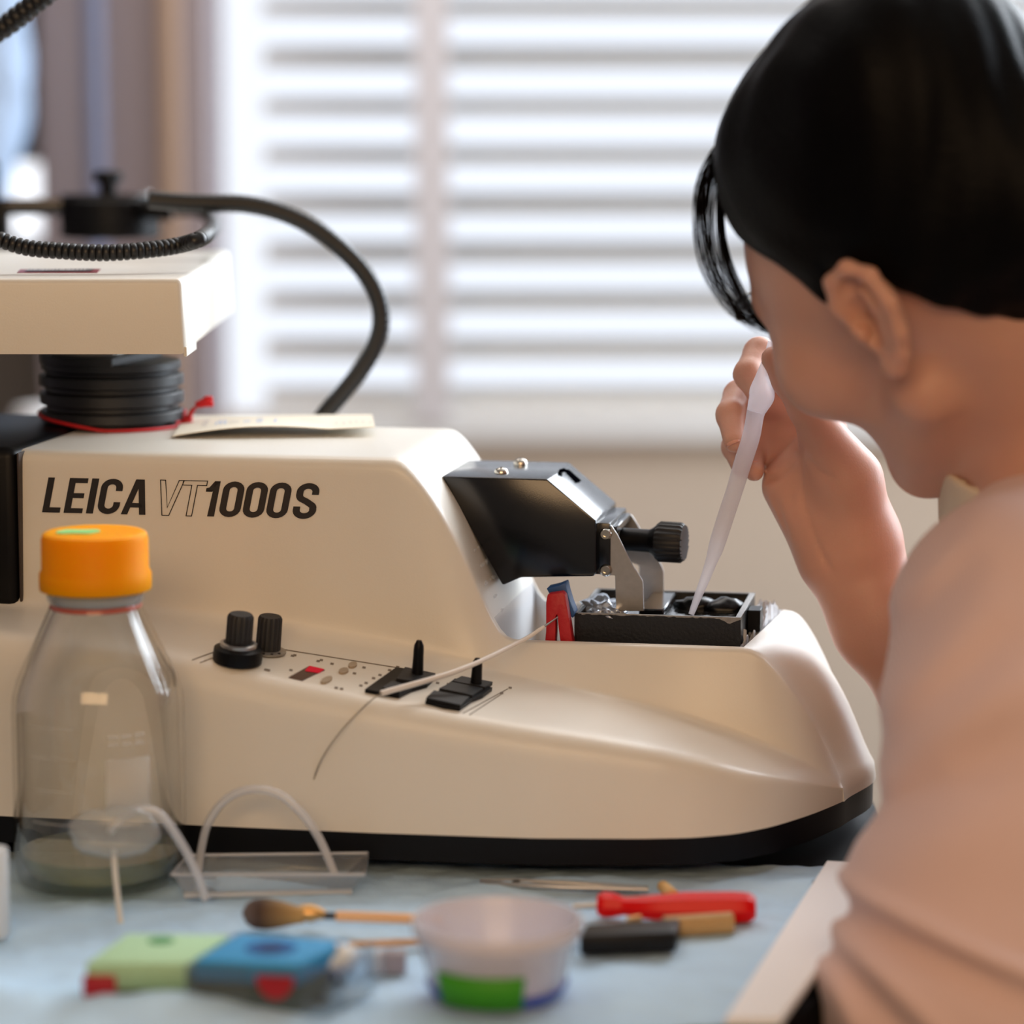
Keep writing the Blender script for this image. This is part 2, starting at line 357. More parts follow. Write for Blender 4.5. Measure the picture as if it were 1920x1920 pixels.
Up = [Vector((top_l.x, vT, z_top)), mV(748, 860, vT)]
Up[1].z = z_top
for x, y, v in ((768, 876, .005), (800, 915, .006), (832, 963, .008), (862, 1020, .011), (892, 1090, .014), (918, 1150, .017), (934, 1183, .019), (950, 1201, .02)): Up.append(mV(x, y, v))
z_rim = mV(1180, 1208, .02).z
for x, y in ((1000, 1204), (1200, 1208), (1395, 1214)):
    p = mV(x, y, .02); p.z = z_rim; Up.append(p)
uE0 = mV(1402, 1214, .02).x
for x, y, v in ((1412, 1217, .02), (1432, 1232, .021), (1458, 1258, .024), (1486, 1294, .028), (1512, 1332, .032), (1535, 1372, .036), (1556, 1412, .040), (1574, 1450, .0435)): Up.append(mV(x, y, v))
Up.append(N); Ul = lineU(Up)
uL = -.285
cols = list(np.unique(np.concatenate([np.arange(uL, uN, .0035), [uN]])))
NR = (12, 14, 30, 36)
def smooth1(P, w, it):
    P = P.copy()
    for _ in range(it):
        Q = P.copy(); Q[1:-1] = (P[:-2] + P[2:] + 2 * P[1:-1]) / 4; P = P + (Q - P) * w[:, None]
    return P
def seg(a, b, n): return [a + (b - a) * k / n for k in range(n)]
uB0 = mV(955, 1203, .02).x; uB1 = uE0 - .001; RIM = .0035
SKEW = .0135
rows = []
for u in cols:
    s, r, c, t = ev(Sl, u), ev(Rl, u), ev(Cl, u), ev(Ul, u)
    s = np.array([s[0], ZB]); 
    half = seg(s, r, NR[0]) + seg(r, c, NR[1]) + seg(c, t, NR[2])
    far = [np.array([2 * VC - p[0], p[1]]) for p in half][::-1]
    tt = t; t2 = np.array([2 * VC - t[0], t[1]])
    top = seg(tt, t2, NR[3]) + [t2]
    prof = half + top + far
    P = np.array([(u, p[0], p[1]) for p in prof])
    w = np.ones(len(P)); w[0] = 0; w[-1] = 0
    # ridge and crease soften widely, the top edge only a little
    n0, n1, n2, n3 = NR; nh = n0 + n1 + n2
    idx = np.arange(len(P)); soft = np.exp(-((idx - n0) / 4.5) ** 2) + .95 * np.exp(-((idx - n0 - n1) / 5.) ** 2)
    L = len(P) - 1; soft += np.exp(-((idx - (L - n0)) / 4.5) ** 2) + np.exp(-((idx - (L - n0 - n1)) / 5.) ** 2)
    ends = np.clip((uN - u) / .05, .15, 1)
    P1 = smooth1(P, np.clip(soft, 0, 1) * w * ends, 4)
    e = np.exp(-((idx - nh) / 1.6) ** 2) + np.exp(-((idx - (L - nh)) / 1.6) ** 2)
    P1 = smooth1(P1, np.clip(e, 0, 1) * w, 2 if u > uB0 else 4)
    # the blunt nose bulges outwards between its two edges
    k = (u - uE0) / (uN - uE0)
    if k > 0:
        for j in range(len(P1)):
            tq = (P1[j, 1] - t[0]) / max(1e-6, (2 * VC - 2 * t[0]))
            if nh <= j <= L - nh:
                tq = min(1, max(0, tq)); P1[j, 0] += (.003 + .009 * min(1, k * 1.6)) * min(1, k * 5) * math.sin(math.pi * tq) ** 1.6
    # the basin opening and nose widen towards the back
    sw_ = min(1, max(0, (u - (uE0 - .022)) / .022)); sw_ = sw_ * sw_ * (3 - 2 * sw_) * (1 - .75 * max(0, k))
    if sw_ > 0:
        for j in range(nh, len(P1)):
            tq = min(1, max(0, (P1[j, 1] - t[0]) / max(1e-6, (2 * VC - 2 * t[0])))) if j <= L - nh else max(0, (L - j) / nh)
            P1[j, 0] += SKEW * tq * sw_
    rows.append(P1)
G = np.array(rows)                      # cols x section x 3
# soften along the length (slope foot, nose edge)
it = 2
for _ in range(it):
    Q = G.copy(); Q[1:-1] = (G[:-2] + G[2:] + 2 * G[1:-1]) / 4; G = Q
# last column: turn the nose down to the skirt line
last = G[-1].copy(); ext = []
for s_ in (.5, 1.0):
    e = last.copy(); e[:, 2] = last[:, 2] + (ZB - last[:, 2]) * s_; e[:, 0] += .001 * s_; ext.append(e)
G = np.concatenate([G, np.array(ext)]); nc, nr, _ = G.shape
nh = NR[0] + NR[1] + NR[2]
vs = G.reshape(-1, 3); fs = []
hole = set()
jn0 = nh + 1; jn1 = nr - 1 - nh - 1
u_of = [float(G[i, nh + 10, 0]) for i in range(nc)]
i0 = min(i for i in range(nc) if cols[min(i, len(cols) - 1)] > uB0 - .010); i1 = max(i for i in range(len(cols)) if cols[i] < uB1 - .001)
for i in range(nc - 1):
    for j in range(nr - 1):
        if i0 <= i < i1 and jn0 <= j < jn1: continue
        a = i * nr + j; fs.append((a, a + nr, a + nr + 1, a + 1))
body = mesh('housing', vs, fs, M['cream'], mach, True, 62)
# inner basin: walls falling from the opening to a floor
ZF = z_rim - .052
loop = [(i, jn0) for i in range(i0, i1 + 1)] + [(i1, j) for j in range(jn0 + 1, jn1 + 1)] + [(i, jn1) for i in range(i1 - 1, i0 - 1, -1)] + [(i0, j) for j in range(jn1 - 1, jn0, -1)]
L0 = [Vector(G[i, j]) for i, j in loop]; cx = sum(p.x for p in L0) / len(L0); cy = sum(p.y for p in L0) / len(L0)
vs = []; fs = []; n = len(L0)
for d, k in ((0, 0), (.0015, .004), (.003, .02), (.006, .045), (.014, .052)):
    for p in L0: vs.append((p.x + (cx - p.x) * d * 10, p.y + (cy - p.y) * d * 8, min(p.z, p.z - k if p.z < z_rim + .003 else z_rim - k + (p.z - z_rim) * (1 - k / .052))))
for q in range(4):
    for i in range(n): i2 = (i + 1) % n; fs.append((q * n + i, q * n + i2, (q + 1) * n + i2, (q + 1) * n + i))
fs.append(tuple(4 * n + i for i in range(n)))
bas = mesh('basin', vs, fs, M['cream_in'], mach, True, 50)
# little water drops clinging to the sloping wall of the basin (on the slope, left of the red strip)
rnd = random.Random(8); bm = bmesh.new()
def slope_pt(uq, vq):
    i = min(range(len(cols)), key=lambda q: abs(cols[q] - uq)); j = min(range(nh, nr - nh), key=lambda q: abs(G[i, q, 1] - vq)); return Vector(G[i, j])
for k in range(24):
    uq = rnd.uniform(uB0 - .022, uB0 - .009); vq = rnd.uniform(.028, .062); p = slope_pt(uq, vq)
    r = rnd.uniform(.0005, .0013)
    bmesh.ops.create_icosphere(bm, subdivisions=2, radius=r, matrix=Matrix.Translation(p + Vector((.0003, -.0002, .0003))) @ Matrix.Diagonal((1, 1, rnd.uniform(.7, 1.7), 1)))
dr_ = frombm('water_drop', bm, thin_clear('water', (250, 252, 255), .12, .03, (235, 238, 244)), mach, smooth=True); dr_['kind'] = 'stuff'; dr_.name = 'water_drops'
# black band under the enamel + plinth
skl = [(p[0] + (.0 if p[0] < uN - .01 else -.001), p[1] + .0015) for p in Sl]
nose = [(float(G[-1, j, 0]) - .0015, float(G[-1, j, 1])) for j in range(nh, nr - nh, 3)]
poly = [(uL, skl[0][1])] + skl[1:] + nose[1:-1] + [(p[0], 2 * VC - p[1]) for p in skl[::-1][:-1]] + [(uL, 2 * VC - skl[0][1])]
prism('base_band', poly, .0115, ZB + .0005, 'z', mat('black base enamel', (6, 7, 12), 0.45, spec=.2), mach)
ins = [(cxx * .93 - .004, VC + (cyy - VC) * .86) for cxx, cyy in poly]
prism('base_plate', ins, .006, .012, 'z', M['black'], mach)
for (fx, fy) in ((-.24, -.01), (-.24, .18), (.14, -.005), (.14, .175)):
    lathe('foot', [(.014, 0), (.015, .002), (.013, .0075)], M['blackmatt'], mach, (fx, fy, 0), n=24)
# black end cover at the left
pc = mV(33, 1000, -.003); zc0 = mV(0, 1141, -.003).z; ztc = z_top + .0025
bmc = box_bm(uL - .01, pc.x, -.004, VC * 2 + .004, zc0, ztc, .006, 3)
frombm('end_cover', bmc, M['black'], mach, auto=40)
frombm('cover_seam', box_bm(pc.x + .0002, pc.x + .0014, -.0028, VC * 2, zc0 + .004, ztc - .003, .0005, 1), mat('seam brown', (60, 48, 42), .6), mach)
# ---------------------------------------------------------------- lettering
def stroke(path, w, closed=False):
    P = [Vector(p) for p in path]; n = len(P); L = []; Rr = []
    for i in range(n):
        a = P[(i - 1) % n] if (closed or i > 0) else P[i]; b = P[(i + 1) % n] if (closed or i < n - 1) else P[i]
        if closed or (0 < i < n - 1):
            d1 = (P[i] - a).normalized(); d2 = (b - P[i]).normalized(); t = (d1 + d2).normalized(); nn = Vector((-t.y, t.x)); sc = 1 / max(.5, nn.dot(Vector((-d1.y, d1.x))))
        else:
            t = (b - a).normalized(); nn = Vector((-t.y, t.x)); sc = 1
        L.append(P[i] + nn * w / 2 * sc); Rr.append(P[i] - nn * w / 2 * sc)
    return [(L[i], L[(i + 1) % n], Rr[(i + 1) % n], Rr[i]) for i in range(n if closed else n - 1)]
def arc(cx, cy, rx, ry, a0, a1, n=14): return [(cx + rx * math.cos(R(a0 + (a1 - a0) * k / n)), cy + ry * math.sin(R(a0 + (a1 - a0) * k / n))) for k in range(n + 1)]
def quad(*p): return [tuple(Vector(q) for q in p)]
T = .155      # stem width relative to cap height 1
def glyph(ch):
    if ch == 'L': return .42, quad((0, 0), (T, 0), (T, 1), (0, 1)) + quad((T, 0), (.42, 0), (.42, .15), (T, .15))
    if ch == 'E': return .44, quad((0, 0), (T, 0), (T, 1), (0, 1)) + sum([quad((T, a), (.44 if a != .43 else .41, a), (.44 if a != .43 else .41, a + .14), (T, a + .14)) for a in (0, .43, .86)], [])
    if ch == 'I': return T + .01, quad((0, 0), (T + .01, 0), (T + .01, 1), (0, 1))
    if ch == 'C':
        p = [(.44, .66)] + [(.44, .72)] + arc(.26, .74, .18, .185, 0, 180) + [(.08, .5)] + arc(.26, .26, .18, .185, 180, 360) + [(.44, .28), (.44, .34)]
        return .52, stroke(p, T)
    if ch == 'A': return .58, quad((0, 0), (.15, 0), (.36, 1), (.21, 1)) + quad((.43, 0), (.58, 0), (.41, 1), (.26, 1)) + quad((.12, .2), (.47, .2), (.45, .33), (.15, .33))
    if ch == '1': return .30, quad((.14, 0), (.30, 0), (.30, 1), (.17, 1)) + quad((0, .70), (.15, .70), (.30, 1), (.17, 1)) + quad((0, .70), (.15, .70), (.15, .84), (0, .80))
    if ch == '0':
        p = arc(.25, .76, .17, .165, 0, 180, 10) + arc(.25, .24, .17, .165, 180, 360, 10); return .50, stroke(p, T, True)
    if ch == 'S':
        p = [(.45, .68)] + arc(.27, .76, .18, .165, 0, 180) + arc(.25, .68, .16, .16, 180, 235, 5) + [(.27, .49)] + arc(.29, .30, .165, .13, 50, -10, 4) + arc(.27, .25, .19, .175, 0, -180) + [(.08, .34)]
        return .54, stroke(p, T * 1.02)
def outline(poly, w=.02): return stroke(poly, w, True)
gl = []; cap = .0194; SH = .20
L_s = mV(84, 962, .001); L_e = mV(598, 973, .001); base_z = (L_s.z + L_e.z) / 2
total = L_e.x - L_s.x
items = []; x = 0
for ch, gap in (('L', .09), ('E', .09), ('I', .08), ('C', .06), ('A', .18)):
    w, q = glyph(ch); items.append((x, q)); x += w + gap
x += .02
vt = outline([(0, 1), (.12, 1), (.28, .22), (.44, 1), (.56, 1), (.35, 0), (.19, 0)]) ; items.append((x, vt)); x += .54
tt = outline([(0, 1), (.56, 1), (.56, .87), (.345, .87), (.345, 0), (.215, 0), (.215, .87), (0, .87)]); items.append((x, tt)); x += .565
for ch, gap in (('1', .09), ('0', .045), ('0', .045), ('0', .11), ('S', 0)):
    w, q = glyph(ch); items.append((x, q)); x += w + gap
k = (total - SH * cap * .2) / x; vs = []; fs = []
def face_v(u_, z_):   # v of the tower front at height z
    c = ev(Cl, u_); t = ev(Ul, u_); return c[0] + (t[0] - c[0]) * (z_ - c[1]) / (t[1] - c[1])
for x0, qs in items:
    for q in qs:
        b = len(vs)
        for p in q:
            zz = base_z + p.y * cap; uu = L_s.x + (x0 + p.x) * k + SH * p.y * cap - .002
            vs.append((uu, face_v(uu, zz) - .0004, zz))
        fs.append((b, b + 1, b + 2, b + 3))
let = mesh('lettering', vs, fs, M['ink'], mach); md = let.modifiers.new('t', 'SOLIDIFY'); md.thickness = .0002
# ---------------------------------------------------------------- control panel
def surf(px, py):     # nearest point of the housing front half under that pixel
    best = None
    for i in range(0, nc, 1):
        for j in range(NR[0] - 2, NR[0] + NR[1] + 4):
            p = toW(G[i, j]); x_, y_ = proj(p); d = (x_ - px) ** 2 + (y_ - py) ** 2
            if best is None or d < best[0]: best = (d, i, j)
    _, i, j = best; i = min(max(i, 1), nc - 2)
    du = Vector(G[i + 1, j] - G[i - 1, j]); dv = Vector(G[i, j + 1] - G[i, j - 1]); n = du.cross(dv).normalized()
    if n.z < 0: n = -n
    P0 = Vector(G[i, j]); d = ray(px, py); dl = Vector((d.dot(UA), d.dot(VA), d.z)); c0 = toL(CAM)
    t = (P0 - c0).dot(n) / dl.dot(n); return c0 + dl * t, n, du.normalized()
def on_panel(px, py):
    p, n, t = surf(px, py); return p, n, t
p, n_, t_ = on_panel(445, 1240)
KN = frame((n_ * .7 + Vector((0, 0, .5))).normalized(), t_)
kz = (n_ * .7 + Vector((0, 0, .5))).normalized()
kn = lathe('dial_knob', [(.0128, 0), (.0132, .003), (.0128, .0072), (.0095, .0085), (.0088, .0105)], M['black'], mach, p, kz, n=36)
lathe('knob_cap', [(.0086, .0105), (.0069, .011), (.0069, .0245), (.0058, .0262), (0, .0264)], M['blackmatt'], kn, p, kz, n=60, ribs=20, ribd=.00015)
lathe('dial_ring', [(.0098, .0085), (.0098, .0102), (.0088, .0106)], M['steel'], kn, p, kz, n=36)
p2, n2, t2 = on_panel(502, 1222)
k2 = lathe('knob', [(.0068, .001), (.0066, .002), (.0064, .0185), (.0056, .020), (0, .0202)], M['blackmatt'], mach, p2, kz, n=60, ribs=20, ribd=.00015)
lathe('knob_skirt', [(.0098, 0), (.0098, .001), (.007, .0016)], mat('silver grey ring', (150, 145, 138), .4, .5), k2, p2, kz, n=36)
for a in range(5):
    an = R(-150 + a * 30); q = p2 + frame(kz, t_) @ Vector((.0086 * math.cos(an), .0086 * math.sin(an), .0012))
    frombm('skirt_mark', box_bm(q.x - .0007, q.x + .0007, q.y - .0007, q.y + .0007, q.z - .0003, q.z + .0004), M['ink'], k2)
def patch(name, corners, m, lift=.0004, parent=mach, th=.0006):
    vs = []
    for (x_, y_) in corners:
        p, n, t = on_panel(x_, y_); vs.append(p + n * lift)
    nn = on_panel(*corners[0])[1]; c = len(vs); vs = vs + [v - nn * th for v in vs]
    fs = [tuple(range(c)), tuple(range(2 * c - 1, c - 1, -1))] + [(i, c + i, c + (i + 1) % c, (i + 1) % c) for i in range(c)]
    return mesh(name, vs, fs, m, parent)
def oval(cx, cy, rx, ry, sk=0.0, n=12): return [(cx + rx * math.cos(2 * math.pi * k / n) + sk * math.sin(2 * math.pi * k / n), cy - ry * math.sin(2 * math.pi * k / n)) for k in range(n)]
patch('display', [(541, 1271), (567, 1277), (609, 1257), (579, 1250)], mat('dark display', (66, 34, 30), .2))
patch('display_light', [(572, 1259), (598, 1263), (607, 1257), (580, 1251)], emis('red display light', (205, 40, 50), .7), .0009)
bt = mat('grey button', (168, 150, 128), .5)
for o_ in (oval(612, 1277, 9, 6, 6), oval(661, 1249, 8, 5, 2), oval(644, 1260, 9, 5, 2)): patch('button', o_, bt, .0012, th=.0014)
marks = [(596, 1240), (602, 1238), (622, 1245), (548, 1230), (552, 1229), (545, 1257), (498, 1256), (503, 1257), (682, 1252), (664, 1263), (700, 1272), (712, 1266), (730, 1257), (686, 1281), (676, 1286), (745, 1251), (820, 1281), (840, 1283), (816, 1302), (940, 1300), (956, 1290), (630, 1290), (640, 1292)]
vs = []; fs = []
def flat_quads(name, quads, m, lift=.0003):
    vs = []; fs = []
    for q in quads:
        b = len(vs)
        for (x_, y_) in q:
            p, n, t = on_panel(x_, y_); vs.append(p + n * lift)
        fs.append(tuple(range(b, b + len(q))))
    o = mesh(name, vs, fs, m, mach); mm = o.modifiers.new('t', 'SOLIDIFY'); mm.thickness = .0002; return o
flat_quads('panel_print', [[(x_ - 3, y_ + 1), (x_ + 3, y_ + 2), (x_ + 4, y_ - 1), (x_ - 2, y_ - 2)] for x_, y_ in marks], M['inkgrey'])
def pl(a, b, w=1.1):
    d = Vector((b[0] - a[0], b[1] - a[1])).normalized(); nx, ny = -d.y * w / 2, d.x * w / 2
    k = 5; out = []
    for i in range(k):
        p = (a[0] + (b[0] - a[0]) * i / k, a[1] + (b[1] - a[1]) * i / k); q = (a[0] + (b[0] - a[0]) * (i + 1) / k, a[1] + (b[1] - a[1]) * (i + 1) / k)
        out.append([(p[0] + nx, p[1] + ny), (q[0] + nx, q[1] + ny), (q[0] - nx, q[1] - ny), (p[0] - nx, p[1] - ny)])
    return out
flat_quads('panel_outline', pl((360, 1238), (420, 1216)) + pl((375, 1243), (430, 1222)) + pl((530, 1218), (780, 1258)) + pl((880, 1341), (940, 1302)) + pl((868, 1338), (952, 1292)), M['inkgrey'])
# two slider switches
def slider(base, pads, lever, stub):
    r = patch('slider_switch', base, M['black'], .0022, th=.0024)
    for q in pads: patch('slider_plate', q, M['blackmatt'], .0036, r, .0020)
    p, n, t = on_panel(*lever[0]); d = (n * .55 + Vector((0, 0, .75))).normalized()
    H = lever[1]
    path = [p + d * (H * k / 8) for k in range(9)]; rad = [.0033, .0032, .0031, .0030, .0029, .0028, .0028, .0026, .0014]
    tube('slider_lever', path, rad, M['black'], r, 14)
    return r
slider([(684, 1299), (700, 1302), (748, 1310), (772, 1298), (800, 1290), (815, 1275), (770, 1262), (742, 1258)], [[(716, 1300), (748, 1309), (764, 1297), (734, 1288)], [(742, 1284), (790, 1291), (815, 1274), (758, 1262)]], ((782, 1274), .0215), None)
slider([(797, 1320), (830, 1329), (862, 1334), (884, 1318), (904, 1310), (922, 1296), (880, 1284), (852, 1279)], [[(798, 1319), (862, 1333), (878, 1318), (812, 1306)], [(822, 1302), (884, 1315), (904, 1302), (846, 1290)], [(846, 1288), (908, 1300), (922, 1290), (864, 1279)]], ((892, 1292), .0170), None)
# ---------------------------------------------------------------- black knife head
v0, v1 = .050, .128
def hp(x_, y_): q = mV(x_, y_, v0); return (q.x, q.z)
polyh = [hp(828, 893), hp(1026, 898), hp(1118, 976), hp(1118, 1074), hp(1113, 1081), hp(976, 1083), hp(942, 1098)]
head = prism('blade_head', polyh, v0, v1, 'v', M['blackpaint'], mach, .0012, 2)
slot_a = mV(1052, 893, .085)
def top_pt(px, py, a, b):   # on plane through head edge a-b (extruded in v)
    c0 = toL(CAM); d = ray(px, py); dl = Vector((d.dot(UA), d.dot(VA), d.z)); e = Vector((b[0] - a[0], 0, b[1] - a[1])); n = Vector((-e.z, 0, e.x)).normalized()
    P0 = Vector((a[0], 0, a[1])); t = (P0 - c0).dot(n) / dl.dot(n); return c0 + dl * t, n
def top_patch(name, cs, a, b, m, lift, parent):
    vs = []; 
    for c in cs: q, n = top_pt(*c, a, b); vs.append(q + n * lift)
    k = len(vs); vs += [v - n * .001 for v in vs]
    return mesh(name, vs, [tuple(range(k)), tuple(range(2 * k - 1, k - 1, -1))] + [(i, k + i, k + (i + 1) % k, (i + 1) % k) for i in range(k)], m, parent)
slot_shade = mat('slot shade black', (3, 3, 6), .9, spec=0.0)  # shade inside the slot, painted as flat black patches
top_patch('slot', [(1048, 882), (1058, 879), (1062, 882), (1052, 885)], polyh[0], polyh[1], slot_shade, .0005, head)
top_patch('slot', [(1056, 880), (1067, 882), (1089, 902), (1080, 905)], polyh[1], polyh[2], slot_shade, .0005, head)
# frame lip where the head enters the housing
q0 = mV(828, 893, v0)
def screw(parent, o, d, r, m=M['chrome'], cross=True):
    s = lathe('screw', [(r, 0), (r, r * .25), (r * .8, r * .6), (r * .35, r * .8), (0, r * .82)], m, parent, o, d, n=24)
    if cross:
        fr = frame(d); vs = []
        for (a, b) in ((1, .22), (.22, 1)):
            k0 = len(vs)
            for (sx, sy) in ((-1, -1), (1, -1), (1, 1), (-1, 1)): vs.append(Vector(o) + fr @ Vector((sx * a * r * .55, sy * b * r * .55, r * .86)))
        mesh('screw_slot', vs, [(0, 1, 2, 3), (4, 5, 6, 7)], mat('slot shadow metal', (70, 60, 50), .5), s)
    return s
for (sx, sy) in ((940, 887), (976, 870)):
    q, n = top_pt(sx, sy, polyh[0], polyh[1]); screw(head, q, n, .0040)
# block behind the blade plates
bx0 = mV(1112, 1000, v0).x; bx1 = mV(1170, 985, .06).x
zt_ = mV(1118, 984, v0 + .004).z; zb_ = mV(1118, 1081, v0 + .004).z
frombm('clamp_block', box_bm(bx0, bx0 + .009, v0 + .005, v1 - .008, zb_ + .001, zt_ + .001, .001), M['blackpaint'], head, auto=40)
def plate(name, pts, vv, th=.0022):
    return prism(name, [(mV(x_, y_, vv).x, mV(x_, y_, vv).z) for x_, y_ in pts], vv, vv + th, 'v', M['steel'], head, .0003, 1)
vn = v0 + .006
pn = plate('blade_plate', [(1127, 987), (1146, 985), (1157, 1002), (1187, 1062), (1194, 1072), (1205, 1090), (1207, 1146), (1155, 1146), (1153, 1079), (1128, 1078)], vn)
vf = v1 - .012
du_ = -(mV(1160, 1100, vn).x - mV(1160, 1100, vf).x)
pf = plate('blade_plate', [(1172, 963), (1184, 966), (1194, 982), (1240, 1060), (1244, 1072), (1244, 1142), (1200, 1142), (1198, 1060), (1170, 1050)], vf)
frombm('cross_bar', box_bm(bx0 + .003, bx0 + .012, vn + .002, vf, zt_ - .006, zt_ - .0015, .0006, 1), M['blackpaint'], head, auto=40)
for (x_, y_) in ((1136, 1001), (1136, 1069)):
    q = mV(x_, y_, vn - .0002); sc_ = lathe('bolt', [(.0036, 0), (.0032, .0016), (.0026, .0024), (.0014, .0024), (.0013, .0012), (0, .0012)], M['chrome'], pn, q, (0, -1, 0), n=24)
# blade carrier between the plates
qa = mV(1210, 1143, vn); zbl = z_rim - .004 + .0
frombm('blade_holder', box_bm(qa.x - .004, qa.x + .010, vn + .002, vf, mV(1210, 1150, vn).z - .002, mV(1210, 1143, vn).z, .0008, 1), M['blackpaint'], head, auto=40)
# thumb knob
kq = mV(1165, 1011, (vn + vf) / 2); 
kx = Vector((1, -.10, -.02)).normalized()
kb = lathe('clamp_screw', [(.0065, 0), (.0065, .016), (.0075, .018), (.0100, .021)], M['black'], head, kq, kx, n=40)
lathe('thumb_knob', [(.0100, .0205), (.0112, .0225), (.0112, .0345), (.0102, .036), (.0, .0362)], M['blackmatt'], kb, kq, kx, n=96, ribs=24, ribd=.0003, ribz=(.022, .035))
fr = frame(kx); vs = []; fs = []
for i in range(-4, 5):
    h_ = math.sqrt(max(0, .0098 ** 2 - (i * .0022) ** 2)); b = len(vs)
    for (a, c, e) in ((-1, -1, 0), (1, -1, 0), (1, 1, 0), (-1, 1, 0), (-1, 0, 1), (1, 0, 1)):
        vs.append(kq + fr @ (Matrix.Rotation(R(35), 3, 'Z') @ Vector((a * h_, i * .0022 + c * .0008, .0360 + e * .0010))))
    fs += [(b, b + 1, b + 5, b + 4), (b + 3, b + 4, b + 5, b + 2), (b, b + 4, b + 3), (b + 1, b + 2, b + 5)]
mesh('knob_grooves', vs, fs, mat('worn grey plastic', (96, 98, 104), .45), kb)
# ---------------------------------------------------------------- specimen bath
tv0 = .038; tv1 = .122
tz = mV(1230, 1153, tv0).z; tx0 = mV(1077, 1150, tv0).x; tx1 = mV(1389, 1158, tv0).x; tb = tz - .030
bath = empty('specimen_bath', toW((tx0, tv0, tb)), 'black open rectangular bath standing in the machine basin under the blade', 'tray', rz=-YAW)
def bb(x0, x1, y0, y1, z0, z1, name, m, bev=.0004): return frombm(name, box_bm(x0 - tx0, x1 - tx0, y0 - tv0, y1 - tv0, z0 - tb, z1 - tb, bev, 1), m, bath, auto=40)
wt = .003
bathm = mat('black bath coating', (20, 20, 23), .32, bump=.2, bscale=500)
bm = bmesh.new()
for q in ((tx0, tx1, tv0, tv0 + wt), (tx0, tx1, tv1 - wt, tv1), (tx0, tx0 + wt, tv0 + wt, tv1 - wt), (tx1 - wt, tx1, tv0 + wt, tv1 - wt)):
    t = box_bm(q[0] - tx0, q[1] - tx0, q[2] - tv0, q[3] - tv0, 0, tz - tb - .0003); me = bpy.data.meshes.new('t'); t.to_mesh(me); t.free(); bm.from_mesh(me); bpy.data.meshes.remove(me)
t = box_bm(0, tx1 - tx0, 0, tv1 - tv0, -.001, .002); me = bpy.data.meshes.new('t'); t.to_mesh(me); t.free(); bm.from_mesh(me)
frombm('tray_wall', bm, bathm, bath)
rimm = mat('worn bare rim', (150, 148, 146), .4, .5, noise=.4, nscale=400)
for i, q in enumerate(((tx0 + .002, tx1, tv0 - .0001, tv0 + .0012), (tx0, tx1, tv1 - .0012, tv1 + .0001), (tx0, tx0 + .0012, tv0 + .002, tv1 - wt), (tx1 - wt, tx1 + .0001, tv0 + .001, tv1))):
    bb(*q, tz - .0006, tz, 'worn_rim', rimm, .0001)
# ragged worn patch dripping from the near rim (bare metal showing)
rnd = random.Random(2); vs = []; fs = []; nn_ = 60
for i in range(nn_ + 1):
    x_ = tx0 + .004 + (tx1 - tx0 - .004) * i / nn_; d_ = .0004 + .0007 * rnd.random() + (.0026 * math.exp(-((x_ - tx1 + .006) / .004) ** 2))
    vs += [(x_ - tx0, -.0003, tz - tb), (x_ - tx0, -.0003, tz - tb - d_)]
for i in range(nn_): fs.append((2 * i, 2 * i + 1, 2 * i + 3, 2 * i + 2))
o = mesh('worn_edge', vs, fs, rimm, bath); o.modifiers.new('t', 'SOLIDIFY').thickness = .0003
# liquid surface
liq = mat('dark buffer liquid', (16, 14, 12), .03, spec=.8, bump=.35, bscale=90, bdist=.002)
bb(tx0 + wt, tx1 - wt, tv0 + wt, tv1 - wt, .002 + tb, tz - .0045, 'liquid', liq, 0)
# side lug of the bath
frombm('lug', box_bm(tx1 - tx0, tx1 - tx0 + .0075, .035, .052, tz - tb - .014, tz - tb - .002, .0006, 1), M['black'], bath, auto=40)
# dark tissue block and foil crumple in the bath
def blob(name, loc, rad, m, seed, amp=.3, sub=3, parent=None, freq=2.2, rot=0):
    bm = bmesh.new(); bmesh.ops.create_icosphere(bm, subdivisions=sub, radius=1)
    from mathutils import noise as nz
    for v in bm.verts:
        d = nz.noise(v.co * freq + Vector((seed * 7.1, seed * 3.3, seed))); v.co = v.co * (1 + amp * d)
        v.co = Vector((v.co.x * rad[0], v.co.y * rad[1], v.co.z * rad[2]))
    bmesh.ops.rotate(bm, verts=bm.verts[:], matrix=Matrix.Rotation(rot, 3, 'Z'), cent=(0, 0, 0))
    bmesh.ops.translate(bm, verts=bm.verts[:], vec=Vector(loc)); return frombm(name, bm, m, parent, smooth=True)
tis = mat('black wet gel', (5, 5, 6), .3, spec=.25)
tag(blob('tissue_block', toW((tx1 - .030, tv1 - .028, tz - .005)), (.013, .009, .0065), tis, 4, .25), 'black wet specimen lump in the bath left of its far right corner', 'specimen', 'wet specimens in the bath')
tag(blob('tissue_block', toW((tx1 - .014, tv1 - .032, tz - .005)), (.012, .009, .0070), tis, 6, .25), 'black wet specimen lump in the bath nearest its right wall', 'specimen', 'wet specimens in the bath')
foil = mat('wet shiny film', (190, 200, 215), .12, .6)
o = blob('wet_film', toW((tx0 + .012, tv0 + .030, tz - .0035)), (.012, .026, .006), foil, 3, .55, 4, freq=3.5)
tag(o, 'crumpled shiny film at the left end of the bath', 'film')
# ice packed round the bath
icem = glassy('crushed ice', (240, 242, 248), .14, 1.31, .5)
rnd = random.Random(12)
